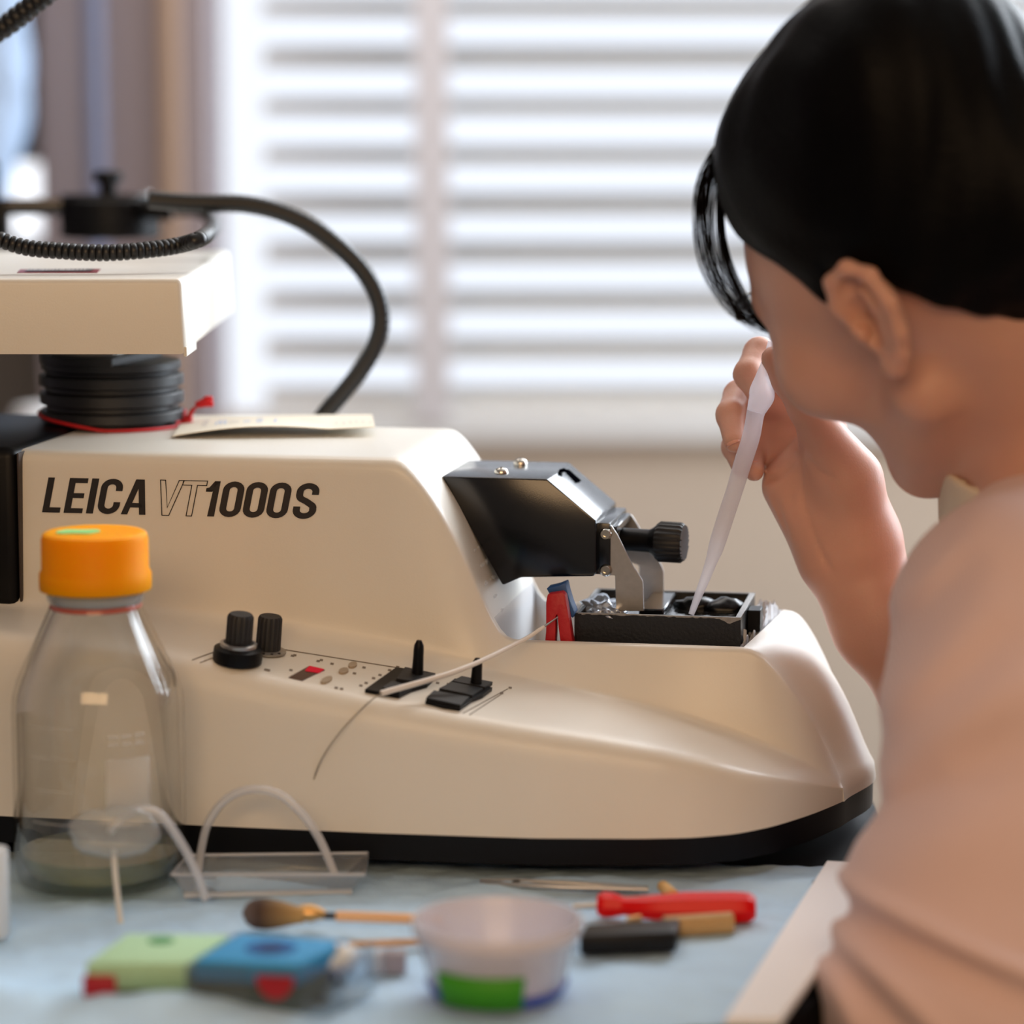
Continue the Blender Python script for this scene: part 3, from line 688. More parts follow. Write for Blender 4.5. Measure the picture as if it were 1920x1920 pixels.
# crushed ice: one uncountable heap at the right of the bath
bm = bmesh.new()
from mathutils import noise as nz
NX, NY = 44, 64
hx0, hx1, hy0, hy1 = tx1 + .001, uB1 - .004, .026, 2 * VC - .026
gv = []
for i in range(NX + 1):
    for j in range(NY + 1):
        y_ = hy0 + (hy1 - hy0) * j / NY; x_ = hx0 + (hx1 + SKEW * j / NY - hx0) * i / NX
        h = z_rim - .0045 + .010 * nz.noise(Vector((x_ * 60, y_ * 60, 3))) + .009 * abs(nz.noise(Vector((x_ * 190, y_ * 190, 9)))) + .004 * nz.noise(Vector((x_ * 420, y_ * 420, 1)))
        h += .0135 * math.exp(-((y_ - .108) / .022) ** 2) * (1 if i > 6 else .7) + .004 * math.exp(-((y_ - .045) / .012) ** 2)
        gv.append(bm.verts.new((x_ + .0012 * nz.noise(Vector((x_ * 300, y_ * 300, 20))), y_, h)))
for i in range(NX):
    for j in range(NY):
        a = i * (NY + 1) + j; bm.faces.new((gv[a], gv[a + NY + 1], gv[a + NY + 2], gv[a + 1]))
g = bmesh.ops.extrude_face_region(bm, geom=bm.faces[:])
for v in [e for e in g['geom'] if isinstance(e, bmesh.types.BMVert)]: v.co.z = z_rim - .045
ice = frombm('crushed_ice', bm, icem, None, auto=60); ice.location = MO; ice.rotation_euler = (0, 0, -YAW)
tag(ice, 'heap of clear crushed ice packed at the right end of the black bath', 'ice', kind='stuff')
# red and blue rubber strip folded over the bath's left end
strip = empty('folded_rubber_strip', toW((tx0 - .010, tv0 - .010, tb - .01)), 'red and blue folded rubber strip clipped over the left end of the bath', 'strip', rz=-YAW)
vp = tv0 - .004
def sp(x_, y_): q = mV(x_, y_, vp); l_ = toL(strip.location); return (q.x - l_.x, q.z - l_.z)
l_ = toL(strip.location)
redp = [sp(*q) for q in ((1031, 1110), (1058, 1106), (1064, 1112), (1072, 1160), (1082, 1225), (1058, 1225), (1051, 1170), (1049, 1148), (1046, 1150), (1046, 1180), (1044, 1225), (1023, 1225), (1028, 1180), (1028, 1125))]
prism('red_layer', redp, vp - l_.y - .008, vp - l_.y, 'v', M['redrub'], strip, .0008, 2)
blp = [sp(*q) for q in ((1024, 1103), (1046, 1098), (1060, 1092), (1064, 1110), (1070, 1130), (1078, 1150), (1074, 1160), (1030, 1114))]
prism('blue_layer', blp, vp - l_.y, vp - l_.y + .012, 'v', M['bluerub'], strip, .0008, 2)
# ================================================================ stack of spacer discs, cream arm box, hub and light guides
zt0 = z_top
sc0 = atZ(193, 812, zt0); ctr = Vector((sc0.x, sc0.y + .042, zt0))
stack = empty('support_column', ctr, 'stack of ribbed black discs on the machine top with a red cord around it', 'column')
def disc(name, z0, z1, r, dx=0, m=None, n=72, bev=.0006):
    return lathe(name, [(r - bev, z0), (r, z0 + bev), (r, z1 - bev), (r - bev, z1)], m or M['rubber'], stack, (dx, 0, 0), n=n)
k_ = ctr.y / FPX       # metres per pixel there
def zpix(y): return atY(193, y, ctr.y - .042).z - zt0
disc('foot_disc', 0, zpix(800), .038, -.0005)
lathe('washer', [(.036, 0), (.036, .002)], mat('dull steel washer', (150, 145, 138), .4, .6), stack, (-.004, 0, zpix(798)), n=48)
ys = [(800, 780, .0425), (780, 768, .0392), (768, 745, .0425), (745, 733, .0392), (733, 712, .0425), (712, 703, .0392)]
for a, b, r in ys: disc('ring' if r > .041 else 'spacer_ring', zpix(a) + .0001, zpix(b), r)
disc('ring', zpix(703), zpix(686), .041, 0)
# raised top plate: disc cut along a slanted edge
zA, zB = zpix(690), zpix(672)
poly = []
for k in range(64):
    a = 2 * math.pi * k / 64; x, y = .042 * math.cos(a), .042 * math.sin(a); lim = .006 + (y + .042) * .28
    poly.append((min(x, lim), y))
prism('top_plate', poly, zA, zB, 'z', M['rubber'], stack, .0005, 1)
lathe('washer', [(.0225, 0), (.0225, .0035)], mat('pale washer', (180, 174, 165), .4, .5), stack, (-.013, 0, zB), n=48)
lathe('spindle', [(.019, 0), (.019, .012)], M['black'], stack, (-.013, 0, zB + .003), n=32)
# red cord and its tag
cord = empty('tag_string', ctr, 'thin red elastic cord tied round the black disc stack with a frayed end', 'cord')
pts = []
for k in range(0, 41):
    a = R(180 + 180 * k / 40) if k <= 40 else 0
    x_ = .0432 * math.cos(a); y_ = .0432 * math.sin(a)
    t = k / 40; px_ = [62, 100, 200, 330]
    py_ = np.interp(t, [0, .15, .3, .5, .7, .85, 1], [772, 782, 793, 808, 811, 808, 800]); z_ = atY(193 + x_ / k_ , py_, ctr.y + y_).z - zt0
    pts.append((x_, y_, max(z_, .0012)))
kp = Vector(atY(350, 792, ctr.y - .004)) - ctr; kp.z = atY(350, 792, ctr.y - .004).z - zt0
back = [(.0432 * math.cos(R(a)), .0432 * math.sin(R(a)), np.interp(a, [0, 180], [.008, pts[0][2]])) for a in range(0, 181, 10)]
path = back[::-1] [::-1]
full = catmull([kp + Vector((-.003, 0, -.001))] + [Vector(p) for p in back] + [Vector(p) for p in pts[2:36:3]] + [Vector((.040, -.012, .0035)), kp + Vector((-.002, 0, -.001))], 6)
tube('cord', full, .00105, M['red'], cord, 10)
def ring_path(c, r1, r2, tilt, n=16):
    fr = frame((math.sin(tilt), -.3, math.cos(tilt))); return [c + fr @ Vector((r1 * math.cos(2 * math.pi * k / n), r2 * math.sin(2 * math.pi * k / n), 0)) for k in range(n + 1)]
vs, fs = tube_geo(ring_path(kp, .0030, .0028, .2), .0014, 8); tube_geo(ring_path(kp + Vector((0, 0, .0021)), .0028, .0026, -.3), .0013, 8, vs, fs); tube_geo(ring_path(kp + Vector((.0002, 0, -.002)), .0024, .0022, .4), .0013, 8, vs, fs)
tube_geo([kp + Vector((0, 0, -.003)), kp + Vector((.0003, 0, .003))], .0018, 8, vs, fs)
mesh('knot', vs, fs, M['red'], cord, True)
def tk(x_, y_, dy=0): p = atY(x_, y_, ctr.y - .004 + dy); return p - ctr
for dy in (-.001, .001): tube('cord_end', catmull([tk(352, 786, dy), tk(358, 774 + dy * 3000, dy), tk(366, 764, dy), tk(374, 757, dy)], 5), .0009, M['red'], cord, 8)
rnd = random.Random(1); vs = []; fs = []
for k in range(90):
    s = tk(rnd.uniform(366, 374), rnd.uniform(754, 764), rnd.uniform(-.001, .001)); e = tk(rnd.uniform(386, 401), rnd.uniform(742, 762), rnd.uniform(-.003, .003)); mid = (Vector(s) + Vector(e)) / 2 + Vector((0, rnd.uniform(-.001, .001), rnd.uniform(-.0008, .0012)))
    tube_geo(catmull([s, mid, e], 4), .00042, 5, vs, fs)
o = mesh('frayed_fibres', vs, fs, mat('bright red fibre', (232, 46, 52), .7), cord, True); o['kind'] = 'stuff'
# paper tag on the machine top
pz = zt0 + .0006
c4 = [atZ(322, 820, pz), atZ(352, 781, pz + .012), atZ(700, 779, pz + .006), atZ(703, 806, pz + .006)]
NU = 30; NV = 12; vs = []; fs = []
a0_, a1_, a2_, a3_ = [Vector(c) for c in (atZ(324, 821, pz), atZ(350, 783, pz), atZ(698, 781, pz + .004), atZ(703, 804, pz + .004))]
for th in (0, .0005):
    for i in range(NU + 1):
        for j in range(NV + 1):
            s, t = i / NU, j / NV; p = (a0_ * (1 - s) + a3_ * s) * (1 - t) + (a1_ * (1 - s) + a2_ * s) * t
            p = p + Vector((0, 0, .0042 * math.sin(math.pi * min(1, s * 1.3)) * (1 - t) * .8 + .0008 + th)); vs.append(p)
n1_ = (NU + 1) * (NV + 1)
for i in range(NU):
    for j in range(NV):
        a = i * (NV + 1) + j; fs += [(a, a + 1, a + NV + 2, a + NV + 1), (n1_ + a, n1_ + a + NV + 1, n1_ + a + NV + 2, n1_ + a + 1)]
bd = [i * (NV + 1) for i in range(NU + 1)] + [NU * (NV + 1) + j for j in range(1, NV + 1)] + [i * (NV + 1) + NV for i in range(NU - 1, -1, -1)] + [j for j in range(NV - 1, 0, -1)]
for q in range(len(bd)): a, b = bd[q], bd[(q + 1) % len(bd)]; fs.append((a, n1_ + a, n1_ + b, b))
tg = mesh('paper_tag', vs, fs, M['tagpaper'], None, True, 40)
tag(tg, 'ivory card tag lying on the machine top, tied to the red cord', 'tag')
def tagpt(s, t):
    p = (a0_ * (1 - s) + a3_ * s) * (1 - t) + (a1_ * (1 - s) + a2_ * s) * t
    return p + Vector((0, 0, .0042 * math.sin(math.pi * min(1, s * 1.3)) * (1 - t) * .8 + .0008 + .0007))
def tagmarks(name, lst, m):
    vs = []; fs = []
    for (s, t, ds, dt) in lst:
        b = len(vs); vs += [tagpt(s, t), tagpt(s + ds, t), tagpt(s + ds, t + dt), tagpt(s, t + dt)]; fs.append((b, b + 1, b + 2, b + 3))
    return mesh(name, vs, fs, m, tg)
rnd = random.Random(7)
tagmarks('blue_print', [(.19 + k * .012, .30 + .1 * (k % 2), .008, .22) for k in range(5)] + [(.335 + k * .012, .35, .007, .15) for k in range(3)] + [(.40 + k * .011, .30, .006, .35) for k in range(3)] + [(.49, .3, .012, .3)], mat('faded blue print', (176, 190, 218), .7))
tagmarks('grey_print', [(.26 + k * .013, .35, .008, .16) for k in range(4)] + [(.12 + k * .01, .3, .006, .4) for k in range(3)] + [(.80 + k * .035 + .01 * rnd.random(), .25 + .2 * rnd.random(), .010, .14) for k in range(6)] + [(.62 + k * .02, .55 - .02 * k, .014, .05) for k in range(6)], mat('faded grey print', (205, 198, 192), .7))
# ---------------------------------------------------------------- cream arm box
YBX = 1.60
fl = atY(-330, 658, YBX); fr_ = atY(346, 664, YBX); ft = atY(340, 522, YBX)
bz0, bz1 = fr_.z, ft.z; bx1_ = (fr_.x + ft.x) / 2 + .001; dep = .32
arm = empty('arm_box', (bx1_ - .2, YBX, bz0), 'cream painted sheet metal arm box carried above the black discs', 'arm')
bm = bmesh.new()
L2 = .2
prof = [(-L2, 0), (-L2, dep), (-.002, dep), (.0005, 0)]
xr = L2
def P3(x, y, z): return bm.verts.new((x, y, z))
zH = bz1 - bz0
b_ = [P3(-L2, 0, 0), P3(xr + .0008, 0, 0), P3(xr - .004, dep, 0), P3(-L2, dep, 0)]
t_ = [P3(-L2, 0, zH), P3(xr - .0012, 0, zH), P3(xr - .006, dep, zH), P3(-L2, dep, zH)]
bm.faces.new(b_[::-1]); bm.faces.new(t_)
for i in range(4): bm.faces.new((b_[i], b_[(i + 1) % 4], t_[(i + 1) % 4], t_[i]))
bmesh.ops.bevel(bm, geom=[e for e in bm.edges if all(abs(v.co.z - zH) < 1e-6 for v in e.verts) or (all(v.co.x > 0 for v in e.verts))], offset=.0035, segments=4, affect='EDGES', profile=.5)
frombm('cover', bm, M['cream'], arm, auto=50)
frombm('edge_flange', box_bm(xr - .0012, xr + .0008, .0008, .05, -.0016, .004, .0004, 1), M['cream'], arm, auto=40)
def onbox(x_, y_): p = atZ(x_, y_, bz1 + .0003); return p - Vector(arm.location)
q = [onbox(32, 511), onbox(182, 511), onbox(189, 504), onbox(38, 505)]
pm = mesh('red_label', [*q, *[v + Vector((0, 0, -.0006)) for v in q]], [(0, 1, 2, 3), (7, 6, 5, 4), (0, 4, 5, 1), (1, 5, 6, 2), (2, 6, 7, 3), (3, 7, 4, 0)], mat('red enamel label', (140, 22, 34), .3), arm)
def lq(s, t): return q[0] * (1 - s) * (1 - t) + q[1] * s * (1 - t) + q[2] * s * t + q[3] * (1 - s) * t + Vector((0, 0, .0004))
vs = []; fs = []
x = .11; rnd = random.Random(3)
b = 0; vs += [lq(.09, .18), lq(.91, .18), lq(.93, .86), lq(.10, .86)]; fs.append((0, 1, 2, 3))
mesh('label_plate', vs, fs, mat('dark silver plate', (84, 78, 78), .3, .6), pm)
vs = []; fs = []
while x < .86:
    w = rnd.uniform(.012, .03); b = len(vs); vs += [lq(x, .34) , lq(x + w, .34), lq(x + w, .7), lq(x, .7)]; vs[-4:] = [v + Vector((0, 0, .0002)) for v in vs[-4:]]; fs.append((b, b + 1, b + 2, b + 3)); x += w + rnd.uniform(.008, .03)
mesh('label_print', vs, fs, mat('silver print', (205, 198, 196), .4), pm)
# ---------------------------------------------------------------- hub on the arm box
hz = bz1
hub0 = atZ(207, 448, hz); YH = hub0.y + .03
def hb(x_, y_): return atY(x_, y_, YH)
kh = YH / FPX; hc = Vector((atY(207, 400, YH).x, YH, hz))
hub = empty('light_guide_holder', hc, 'round black holder with top knob standing on the cream arm box', 'holder')
rh = 93 * kh; zt_h = atY(207, 368, YH - rh).z - hz
zz = lambda y_: atY(207, y_, YH - rh).z - hz
lathe('drum', [(rh - .001, 0), (rh, .001), (rh, zz(430)), (rh - .0006, zz(429)), (rh - .0006, zz(427)), (rh, zz(426)), (rh, zz(378)), (rh - .002, zz(373)), (rh - .002, zz(370)), (0, zz(370))], M['black'], hub, n=72)
prism('top_bracket', [(-.034, -.012), (-.028, -.02), (.022, -.02), (.030, -.008), (.032, .012), (.022, .024), (-.02, .026), (-.034, .010)], zz(372), zz(366), 'z', M['blackpaint'], hub, .001)
kz0 = zz(366)
zk = lambda y_: atY(207, y_, YH).z - hz
lathe('clamp_knob', [(.0062, kz0 - .002), (.0062, zk(345)), (.0085, zk(343)), (.0098, zk(342)), (.0098, zk(323)), (.0082, zk(320)), (.003, zk(319)), (0, zk(319))], M['black'], hub, (-.001, 0, 0), n=60, ribs=10, ribd=.0004, ribz=(zk(342), zk(323)))
lathe('top_screw', [(.003, 0), (.003, .002), (.0022, .003), (0, .003)], M['steel'], hub, (.027, -.002, zz(370)), n=20)
# side bar to the left and its post
def zl(y_): return atY(60, y_, YH - .01).z - hz
xl0 = hb(-250, 400).x - hc.x; xl1 = hb(125, 400).x - hc.x + .004
frombm('side_bar', box_bm(xl0, xl1, -.011, .002, zl(404), zl(372), .0015), M['blackpaint'], hub, auto=40)
frombm('side_post', box_bm(hb(-140, 400).x - hc.x, hb(18, 400).x - hc.x, -.012, .004, 0, zl(374), .0015), M['black'], hub, auto=40)
frombm('rear_plate', box_bm(hb(-250, 400).x - hc.x, hb(-5, 400).x - hc.x, .006, .012, 0, zl(300), .0015), M['black'], hub, auto=40)
# ---------------------------------------------------------------- hoses
def ribbed(name, pts, r, pitch_, depth, m, label, n=16):
    path = catmull(pts, 40); P = np.array([tuple(p) for p in path]); d = np.r_[0, np.cumsum(np.linalg.norm(np.diff(P, axis=0), axis=1))]
    step = pitch_ / 8; s = np.arange(0, d[-1], step); Q = np.stack([np.interp(s, d, P[:, k]) for k in range(3)], 1)
    ph = (s / pitch_) % 1.0; rad = r + depth * (np.sqrt(np.clip(1 - (2 * ph - 1) ** 2, 0, 1)) - 1)
    o = tube(name, [Vector(q) for q in Q], list(rad), m, None, n); return o
YF = YBX + .045
r1 = 15.5 * YF / FPX
# ribbed guide: leaves the sleeve at the hub's right, loops round to the front and runs off to the left
zr = hz + .0
pA = atY(330, 394, YH - .028); pts = [pA, atY(360, 393, YH - .032), atY(388, 402, YH - .045), atY(400, 420, YH - .075), atY(384, 443, YF + .04), atY(335, 460, YF + .018), atY(260, 470, YF + .004), atY(190, 474, YF), atY(110, 470, YF), atY(50, 464, YF), atY(0, 450, YF), atY(-60, 430, YF), atY(-140, 400, YF + .02), Vector((-.44, 1.72, .322)), Vector((-.56, 1.76, .325)), Vector((-.655, 1.77, .26)), Vector((-.70, 1.77, .10)), Vector((-.79, 1.77, .012)), Vector((-.95, 1.76, .010))]
h = ribbed('coiled_light_guide', pts, r1 * 1.05, 12.5 * YF / FPX, .0011, M['hose'], '')
tag(h, 'closely ribbed black hose looping in front of the round holder on the arm box', 'hose')
lathe('sleeve', [(.0068, 0), (.0075, .001), (.0075, .022), (.0068, .023)], M['black'], hub, tuple(atY(264, 391, YH - .026) - hc), (1, 0, -.06), n=32)
lathe('sleeve_screw', [(.0022, 0), (.0022, .003), (.0015, .004), (0, .004)], M['chrome'], hub, tuple(atY(334, 381, YH - .028) - hc), (0, -.2, 1), n=16)
YS = 1.82
pts = [atY(x_, y_, Y) for x_, y_, Y in ((280, 374, YS), (340, 379, YS), (400, 381, YS), (460, 383, YS), (520, 396, YS), (580, 422, YS), (635, 462, YS), (682, 510, YS), (709, 560, YS), (714, 610, YS), (700, 655, YS), (672, 700, YS), (640, 740, YS), (605, 782, YS), (560, 850, YS), (520, 950, YS))]
zz_ = 0.010; 
for p in pts[-2:]: p.z = max(p.z, .02)
h2 = ribbed('smooth_light_guide', pts, 17 * YS / FPX, .0045, .00035, M['hose'], '')
tag(h2, 'long black hose arching right from the holder and down behind the machine', 'hose')
pts = [Vector((-.95, 1.70, .012)), Vector((-.76, 1.71, .05)), Vector((-.70, 1.72, .24)), Vector((-.60, 1.73, .36))] + [atY(x_, y_, 1.75) for x_, y_ in ((-240, 140), (-120, 106), (-60, 86), (0, 56), (40, 26), (90, -14), (150, -70), (230, -120), (300, -140))]
h3 = ribbed('upper_light_guide', pts, 21 * 1.75 / FPX, 16 * 1.75 / FPX, .0011, M['hose'], '')
tube('light_tip', [pts[-1], pts[-1] + Vector((.012, 0, -.002)), pts[-1] + Vector((.045, 0, -.012))], [.008, .008, .006], M['black'], h3, 20)
tag(h3, 'black ribbed hose crossing the top left corner above the arm box', 'hose')
# ================================================================ things on the bench
from mathutils import noise as nz
# ---- blue absorbent pad with soft wrinkles
cn = [atZ(-420, 1995), atZ(1372, 1935), atZ(1552, 1632), atZ(-260, 1592)]
PX, PY = 220, 110; vs = []; fs = []
def padh(x, y, s, t):
    e = min(s, 1 - s, t, 1 - t); base = .0012 + .0030 * max(0, nz.noise(Vector((x * 9, y * 14, 2)))) + .0022 * abs(nz.noise(Vector((x * 30, y * 40, 5)))) + .0008 * nz.noise(Vector((x * 120, y * 120, 8)))
    # big soft fold in the near left corner
    f = math.exp(-(((x + .26) / .05) ** 2 + ((y - 1.262) / .03) ** 2)) * .016 + math.exp(-(((x + .15) / .05) ** 2 + ((y - 1.245) / .022) ** 2)) * .012
    f += .005 * math.exp(-((y - (1.462 + .012 * math.sin(x * 22))) / .012) ** 2) * (.5 + .5 * math.sin(x * 40 + 1))
    fl_ = 1.0
    if abs(x - botx) < .06 and abs(y - boty) < .06: fl_ = .25
    return base * fl_ + f + .0006
_b = atZ(187, 1672); botx, boty = _b.x, 1.50
for i in range(PX + 1):
    for j in range(PY + 1):
        s, t = i / PX, j / PY; p = (cn[0] * (1 - s) + cn[1] * s) * (1 - t) + (cn[3] * (1 - s) + cn[2] * s) * t
        wob = .004 * nz.noise(Vector((p.x * 14, 0, 1))) * t
        vs.append((p.x + .003 * nz.noise(Vector((0, p.y * 20, 3))) * s, p.y + wob, padh(p.x, p.y, s, t)))
for i in range(PX):
    for j in range(PY):
        a = i * (PY + 1) + j; fs.append((a, a + PY + 1, a + PY + 2, a + 1))
padm = mat('pale blue absorbent pad', (190, 221, 250), .75, noise=.10, nscale=45, bump=.8, bscale=420, bdist=.0006)
pad = mesh('absorbent_pad', vs, fs, padm, None, True); pad.modifiers.new('t', 'SOLIDIFY').thickness = .0006
tag(pad, 'pale blue wrinkled absorbent pad spread over the bench under the tools', 'pad')
def top_of(x, y): 
    return padh(x, y, .5, .5)
# ---- white paper at the bench edge
cc = [atZ(1358, 1945), atZ(1462, 1945), atZ(1680, 1650), atZ(1550, 1643)]
pp = prism('notepad', [(c.x, c.y) for c in cc], .0045, .0085, 'z', M['paper'], None, .0004, 1)
tag(pp, 'white paper pad lying along the right edge of the bench beside the blue pad', 'paper pad')
# ---- media bottle
YBt = 1.476; bc = atZ(187, 1672); base = Vector((atY(187, 1500, YBt).x, YBt, .0040))
kb_ = YBt / FPX
def bz(y_): return atY(187, y_, YBt).z - base.z
bot = empty('media_bottle', base, 'clear glass laboratory bottle with orange screw cap and cloudy liquid', 'bottle')
rb = 164 * kb_
outer = [(rb * .86, 0), (rb * .95, .002), (rb * .985, .006), (rb, .014), (rb, bz(1330)), (rb * .985, bz(1300)), (rb * .93, bz(1270)), (rb * .84, bz(1238)), (rb * .72, bz(1200)), (rb * .61, bz(1163)), (rb * .545, bz(1140)), (rb * .52, bz(1125)), (rb * .53, bz(1112)), (rb * .52, bz(1100)), (rb * .50, bz(1070))]
th = .0028
inner = [(max(.001, r - th), h) for r, h in outer[3:]][::-1] + [(rb - .006, .008), (rb * .8, .0045), (0.0001, .0055)]
inner[-1] = (0, .0055)
glass = thin_clear('bottle glass', (253, 253, 252), .012, .015, (225, 220, 210))
lathe('glass_body', [(0, .003), (rb * .5, .002)] + outer + inner, glass, bot, n=96)
lm = thin_clear('cloudy liquid', (226, 230, 205), .30, .1, (200, 206, 170), 1.2)
lz = bz(1590)
lathe('liquid', [(0, .006), (rb * .8, .0056), (rb - .0066, .009), (rb - .0033, .015), (rb - .0033, lz), (0, lz)], lm, bot, n=64)
cap_r = 103 * kb_
capm = M['orange']
zc = lambda y_: atY(187, y_, YBt - cap_r * .0).z - base.z
lathe('screw_cap', [(cap_r * .80, zc(1100)), (cap_r * 1.02, zc(1104)), (cap_r * 1.03, zc(1098)), (cap_r * 1.03, zc(1074)), (cap_r * .985, zc(1066)), (cap_r * .98, zc(1010)), (cap_r * .95, zc(1000)), (cap_r * .88, zc(996)), (cap_r * .80, zc(997)), (0, zc(997))], capm, bot, n=180, ribs=45, ribd=.0003, ribz=(zc(1064), zc(1012)))
lathe('pouring_ring', [(rb * .535, zc(1128)), (rb * .56, zc(1122)), (rb * .56, zc(1112)), (rb * .535, zc(1108))], thin_clear('clear ring plastic', (230, 238, 245), .3), bot, n=64)
lathe('red_ring', [(rb * .522, zc(1139)), (rb * .535, zc(1137)), (rb * .535, zc(1132)), (rb * .522, zc(1130))], mat('dull red ring', (196, 96, 78), .5), bot, n=64)
cz = zc(997)
st = [(-.010 + .0 + .010 * math.cos(a) + (-.002 if a > 3 else 0), .0 + .008 * math.sin(a) + .002 * math.sin(3 * a)) for a in [2 * math.pi * k / 24 for k in range(24)]]
prism('cap_sticker', [(x_ + .004 - .001, y_ - .002) for x_, y_ in st], cz + .0001, cz + .0006, 'z', M['greensticker'], bot)
# faint white print on the glass: graduations and a label patch
def cyl_patch(name, a0, a1, z0, z1, m, r=None, n=14):
    r = r or rb + .0002; vs = []; 
    for z in (z0, z1):
        for k in range(n + 1): a = R(a0 + (a1 - a0) * k / n); vs.append((r * math.sin(a), -r * math.cos(a), z))
    o = mesh(name, vs, [(k, k + 1, n + 2 + k, n + 1 + k) for k in range(n)], m, bot, True); o.modifiers.new('t', 'SOLIDIFY').thickness = .0002; return o
pr = mat('white bottle print', (225, 220, 212), .7, Alpha=.42)
cyl_patch('label_patch', 12, 43, bz(1495), bz(1390), pr)
for zq in (1335, 1390, 1450, 1510): cyl_patch('graduation', -42, -8, bz(zq) - .0004, bz(zq), pr)
for zq in (1348, 1362): 
    for k in range(3): cyl_patch('print', 14 + k * 9, 21 + k * 9, bz(zq) - .0015, bz(zq) + .0006, pr)
# ---- helper for bench things placed by the spot their base touches
def spot(x_, y_, z=.004): p = atZ(x_, y_, z); return p
# ---- deli tub with green label and blue base liquid
tp = spot(932, 1866, .0036); YT = tp.y; kt = YT / FPX
tub = empty('sample_tub', (atY(932, 1800, YT).x, YT, .0036), 'translucent round plastic tub with green label and blue fluid at the bottom', 'tub')
def tz_(y_): return atY(932, y_, YT).z - .0036
rt = 166 * kt; r0 = 128 * kt
zt2 = tz_(1722); tubm = thin_clear('frosted tub plastic', (240, 240, 246), .62, .25, (250, 246, 252))
lathe('tub_wall', [(r0 * .93, 0), (r0, .003), (rt * .93, zt2 - .008), (rt * .985, zt2 - .006), (rt, zt2 - .001), (rt * .99, zt2), (rt * .95, zt2), (rt * .90, zt2 - .006), (r0 - .0012, .004), (r0 * .9, .0014), (0, .0014)], tubm, tub, n=72)
bf = mat('blue fluid', (22, 72, 178), .2)
lathe('blue_fluid', [(0, .0003), (r0 * .93, .0003), (r0 + .0007, .0032), (r0 + .0009 + (rt * .93 - r0) * tz_(1838) / (zt2 - .008), tz_(1838)), (0, tz_(1838))], bf, tub, n=64)
vs = []; n = 16
for z, rr_ in ((tz_(1860) + .0005, None), (tz_(1793), None)):
    q = (z) / (zt2 - .008); r_ = r0 + (rt * .93 - r0) * max(0, q) + .0013
    for k in range(n + 1): a = R(-50 + 71 * k / n); vs.append((r_ * math.sin(a), -r_ * math.cos(a), z))
o = mesh('green_label', vs, [(k, k + 1, n + 2 + k, n + 1 + k) for k in range(n)], mat('green label', (62, 158, 22), .6), tub, True); o.modifiers.new('t', 'SOLIDIFY').thickness = .0003
# ---- green and blue boxes
def slab(name, corners, z0, z1, m, label, cat, holes, parts, parent=None):
    c = sum((Vector(q) for q in corners), Vector()) / 4; r = empty(name, (c.x, c.y, z0), label, cat)
    poly = [(q.x - c.x, q.y - c.y) for q in corners]
    prism('block', poly, 0, z1 - z0, 'z', m, r, .0012, 2); return r, c, poly
gh = .0205
def gt(x_, y_): return atZ(x_, y_, gh + .005)
gcs = [gt(160, 1805), gt(352, 1806), gt(430, 1752), gt(238, 1750)]
g, c, poly = slab('foam_block', gcs, .005, .005 + gh, mat('pale green foam', (176, 214, 172), .8, noise=.05, nscale=200), 'pale green foam block with red end piece, left of the blue one', 'block', None, None)
prism('dark_base', [(x_ * 1.0, y_) for x_, y_ in poly], -.0001, .0085, 'z', mat('dark green grey base', (74, 88, 74), .7), g, .0008)
for ch in g.children:
    if ch.name.startswith('block'):
        for v in ch.data.vertices:
            if v.co.z < .01: v.co.z = .0083
lathe('hole_shade_disc', [(.0, 0), (.0060, .0), (.0060, .0007), (0, .0007)], mat('green hole shade', (70, 140, 84), .8), g, tuple(gt(302, 1764) - Vector((c.x, c.y, .005)) - Vector((0, 0, .0004))), n=24)  # shade in the hole painted as a flat darker green disc
ra = gt(160, 1806); rb2 = gt(217, 1807); lf = ra - Vector((c.x, c.y, .005))
frombm('red_end', box_bm(lf.x - .0015, rb2.x - c.x, lf.y - .0012, lf.y + .003, .004, .0150, .002, 3), mat('deep red plastic', (168, 20, 38), .45), g, auto=50)
def gt2(x_, y_): return atZ(x_, y_, .0285)
bcs = [gt2(362, 1800), gt2(560, 1808), gt2(650, 1762), gt2(448, 1748)]
cl_ = thin_clear('clear box plastic', (240, 245, 248), .05)
bq, c2, poly2 = slab('foam_block', bcs, .0065, .0285, mat('bright blue foam', (48, 150, 208), .7, noise=.04, nscale=200), 'bright blue foam block standing in a clear plastic box', 'block', None, None)
prism('dark_base', poly2, -.0001, .013, 'z', mat('dark green blue base', (40, 64, 62), .7), bq, .0008)
for ch in bq.children:
    if ch.name.startswith('block'):
        for v in ch.data.vertices:
            if v.co.z < .01: v.co.z = .0128
hq = gt2(508, 1778) - Vector((c2.x, c2.y, .0065))
lathe('hole_shade_disc', [(0, 0), (.0115, 0), (.0115, .0006), (0, .0006)], mat('deep blue hole shade', (4, 84, 150), .8), bq, tuple(hq - Vector((0, 0, .0003))), n=24)  # shade in the hole painted as a flat darker blue disc
lathe('slot_shade_disc', [(0, 0), (.006, 0), (.006, .0006), (0, .0006)], mat('navy slot shade', (8, 48, 100), .8), bq, tuple(hq + Vector((0, -.002, 0))), n=24)  # deeper shade painted as a second, darker disc
dd = (Vector((*poly2[1], 0)) - Vector((*poly2[0], 0))).normalized(); nn = Vector((dd.y, -dd.x, 0)); pc_ = Vector((*poly2[0], 0)) + dd * ((Vector((*poly2[1], 0)) - Vector((*poly2[0], 0))).length * .78)
hd = [(0.0085 * math.cos(R(180 + 180 * k / 16)), .0135 + .0105 * math.sin(R(180 + 180 * k / 16))) for k in range(17)]
vs = []; 
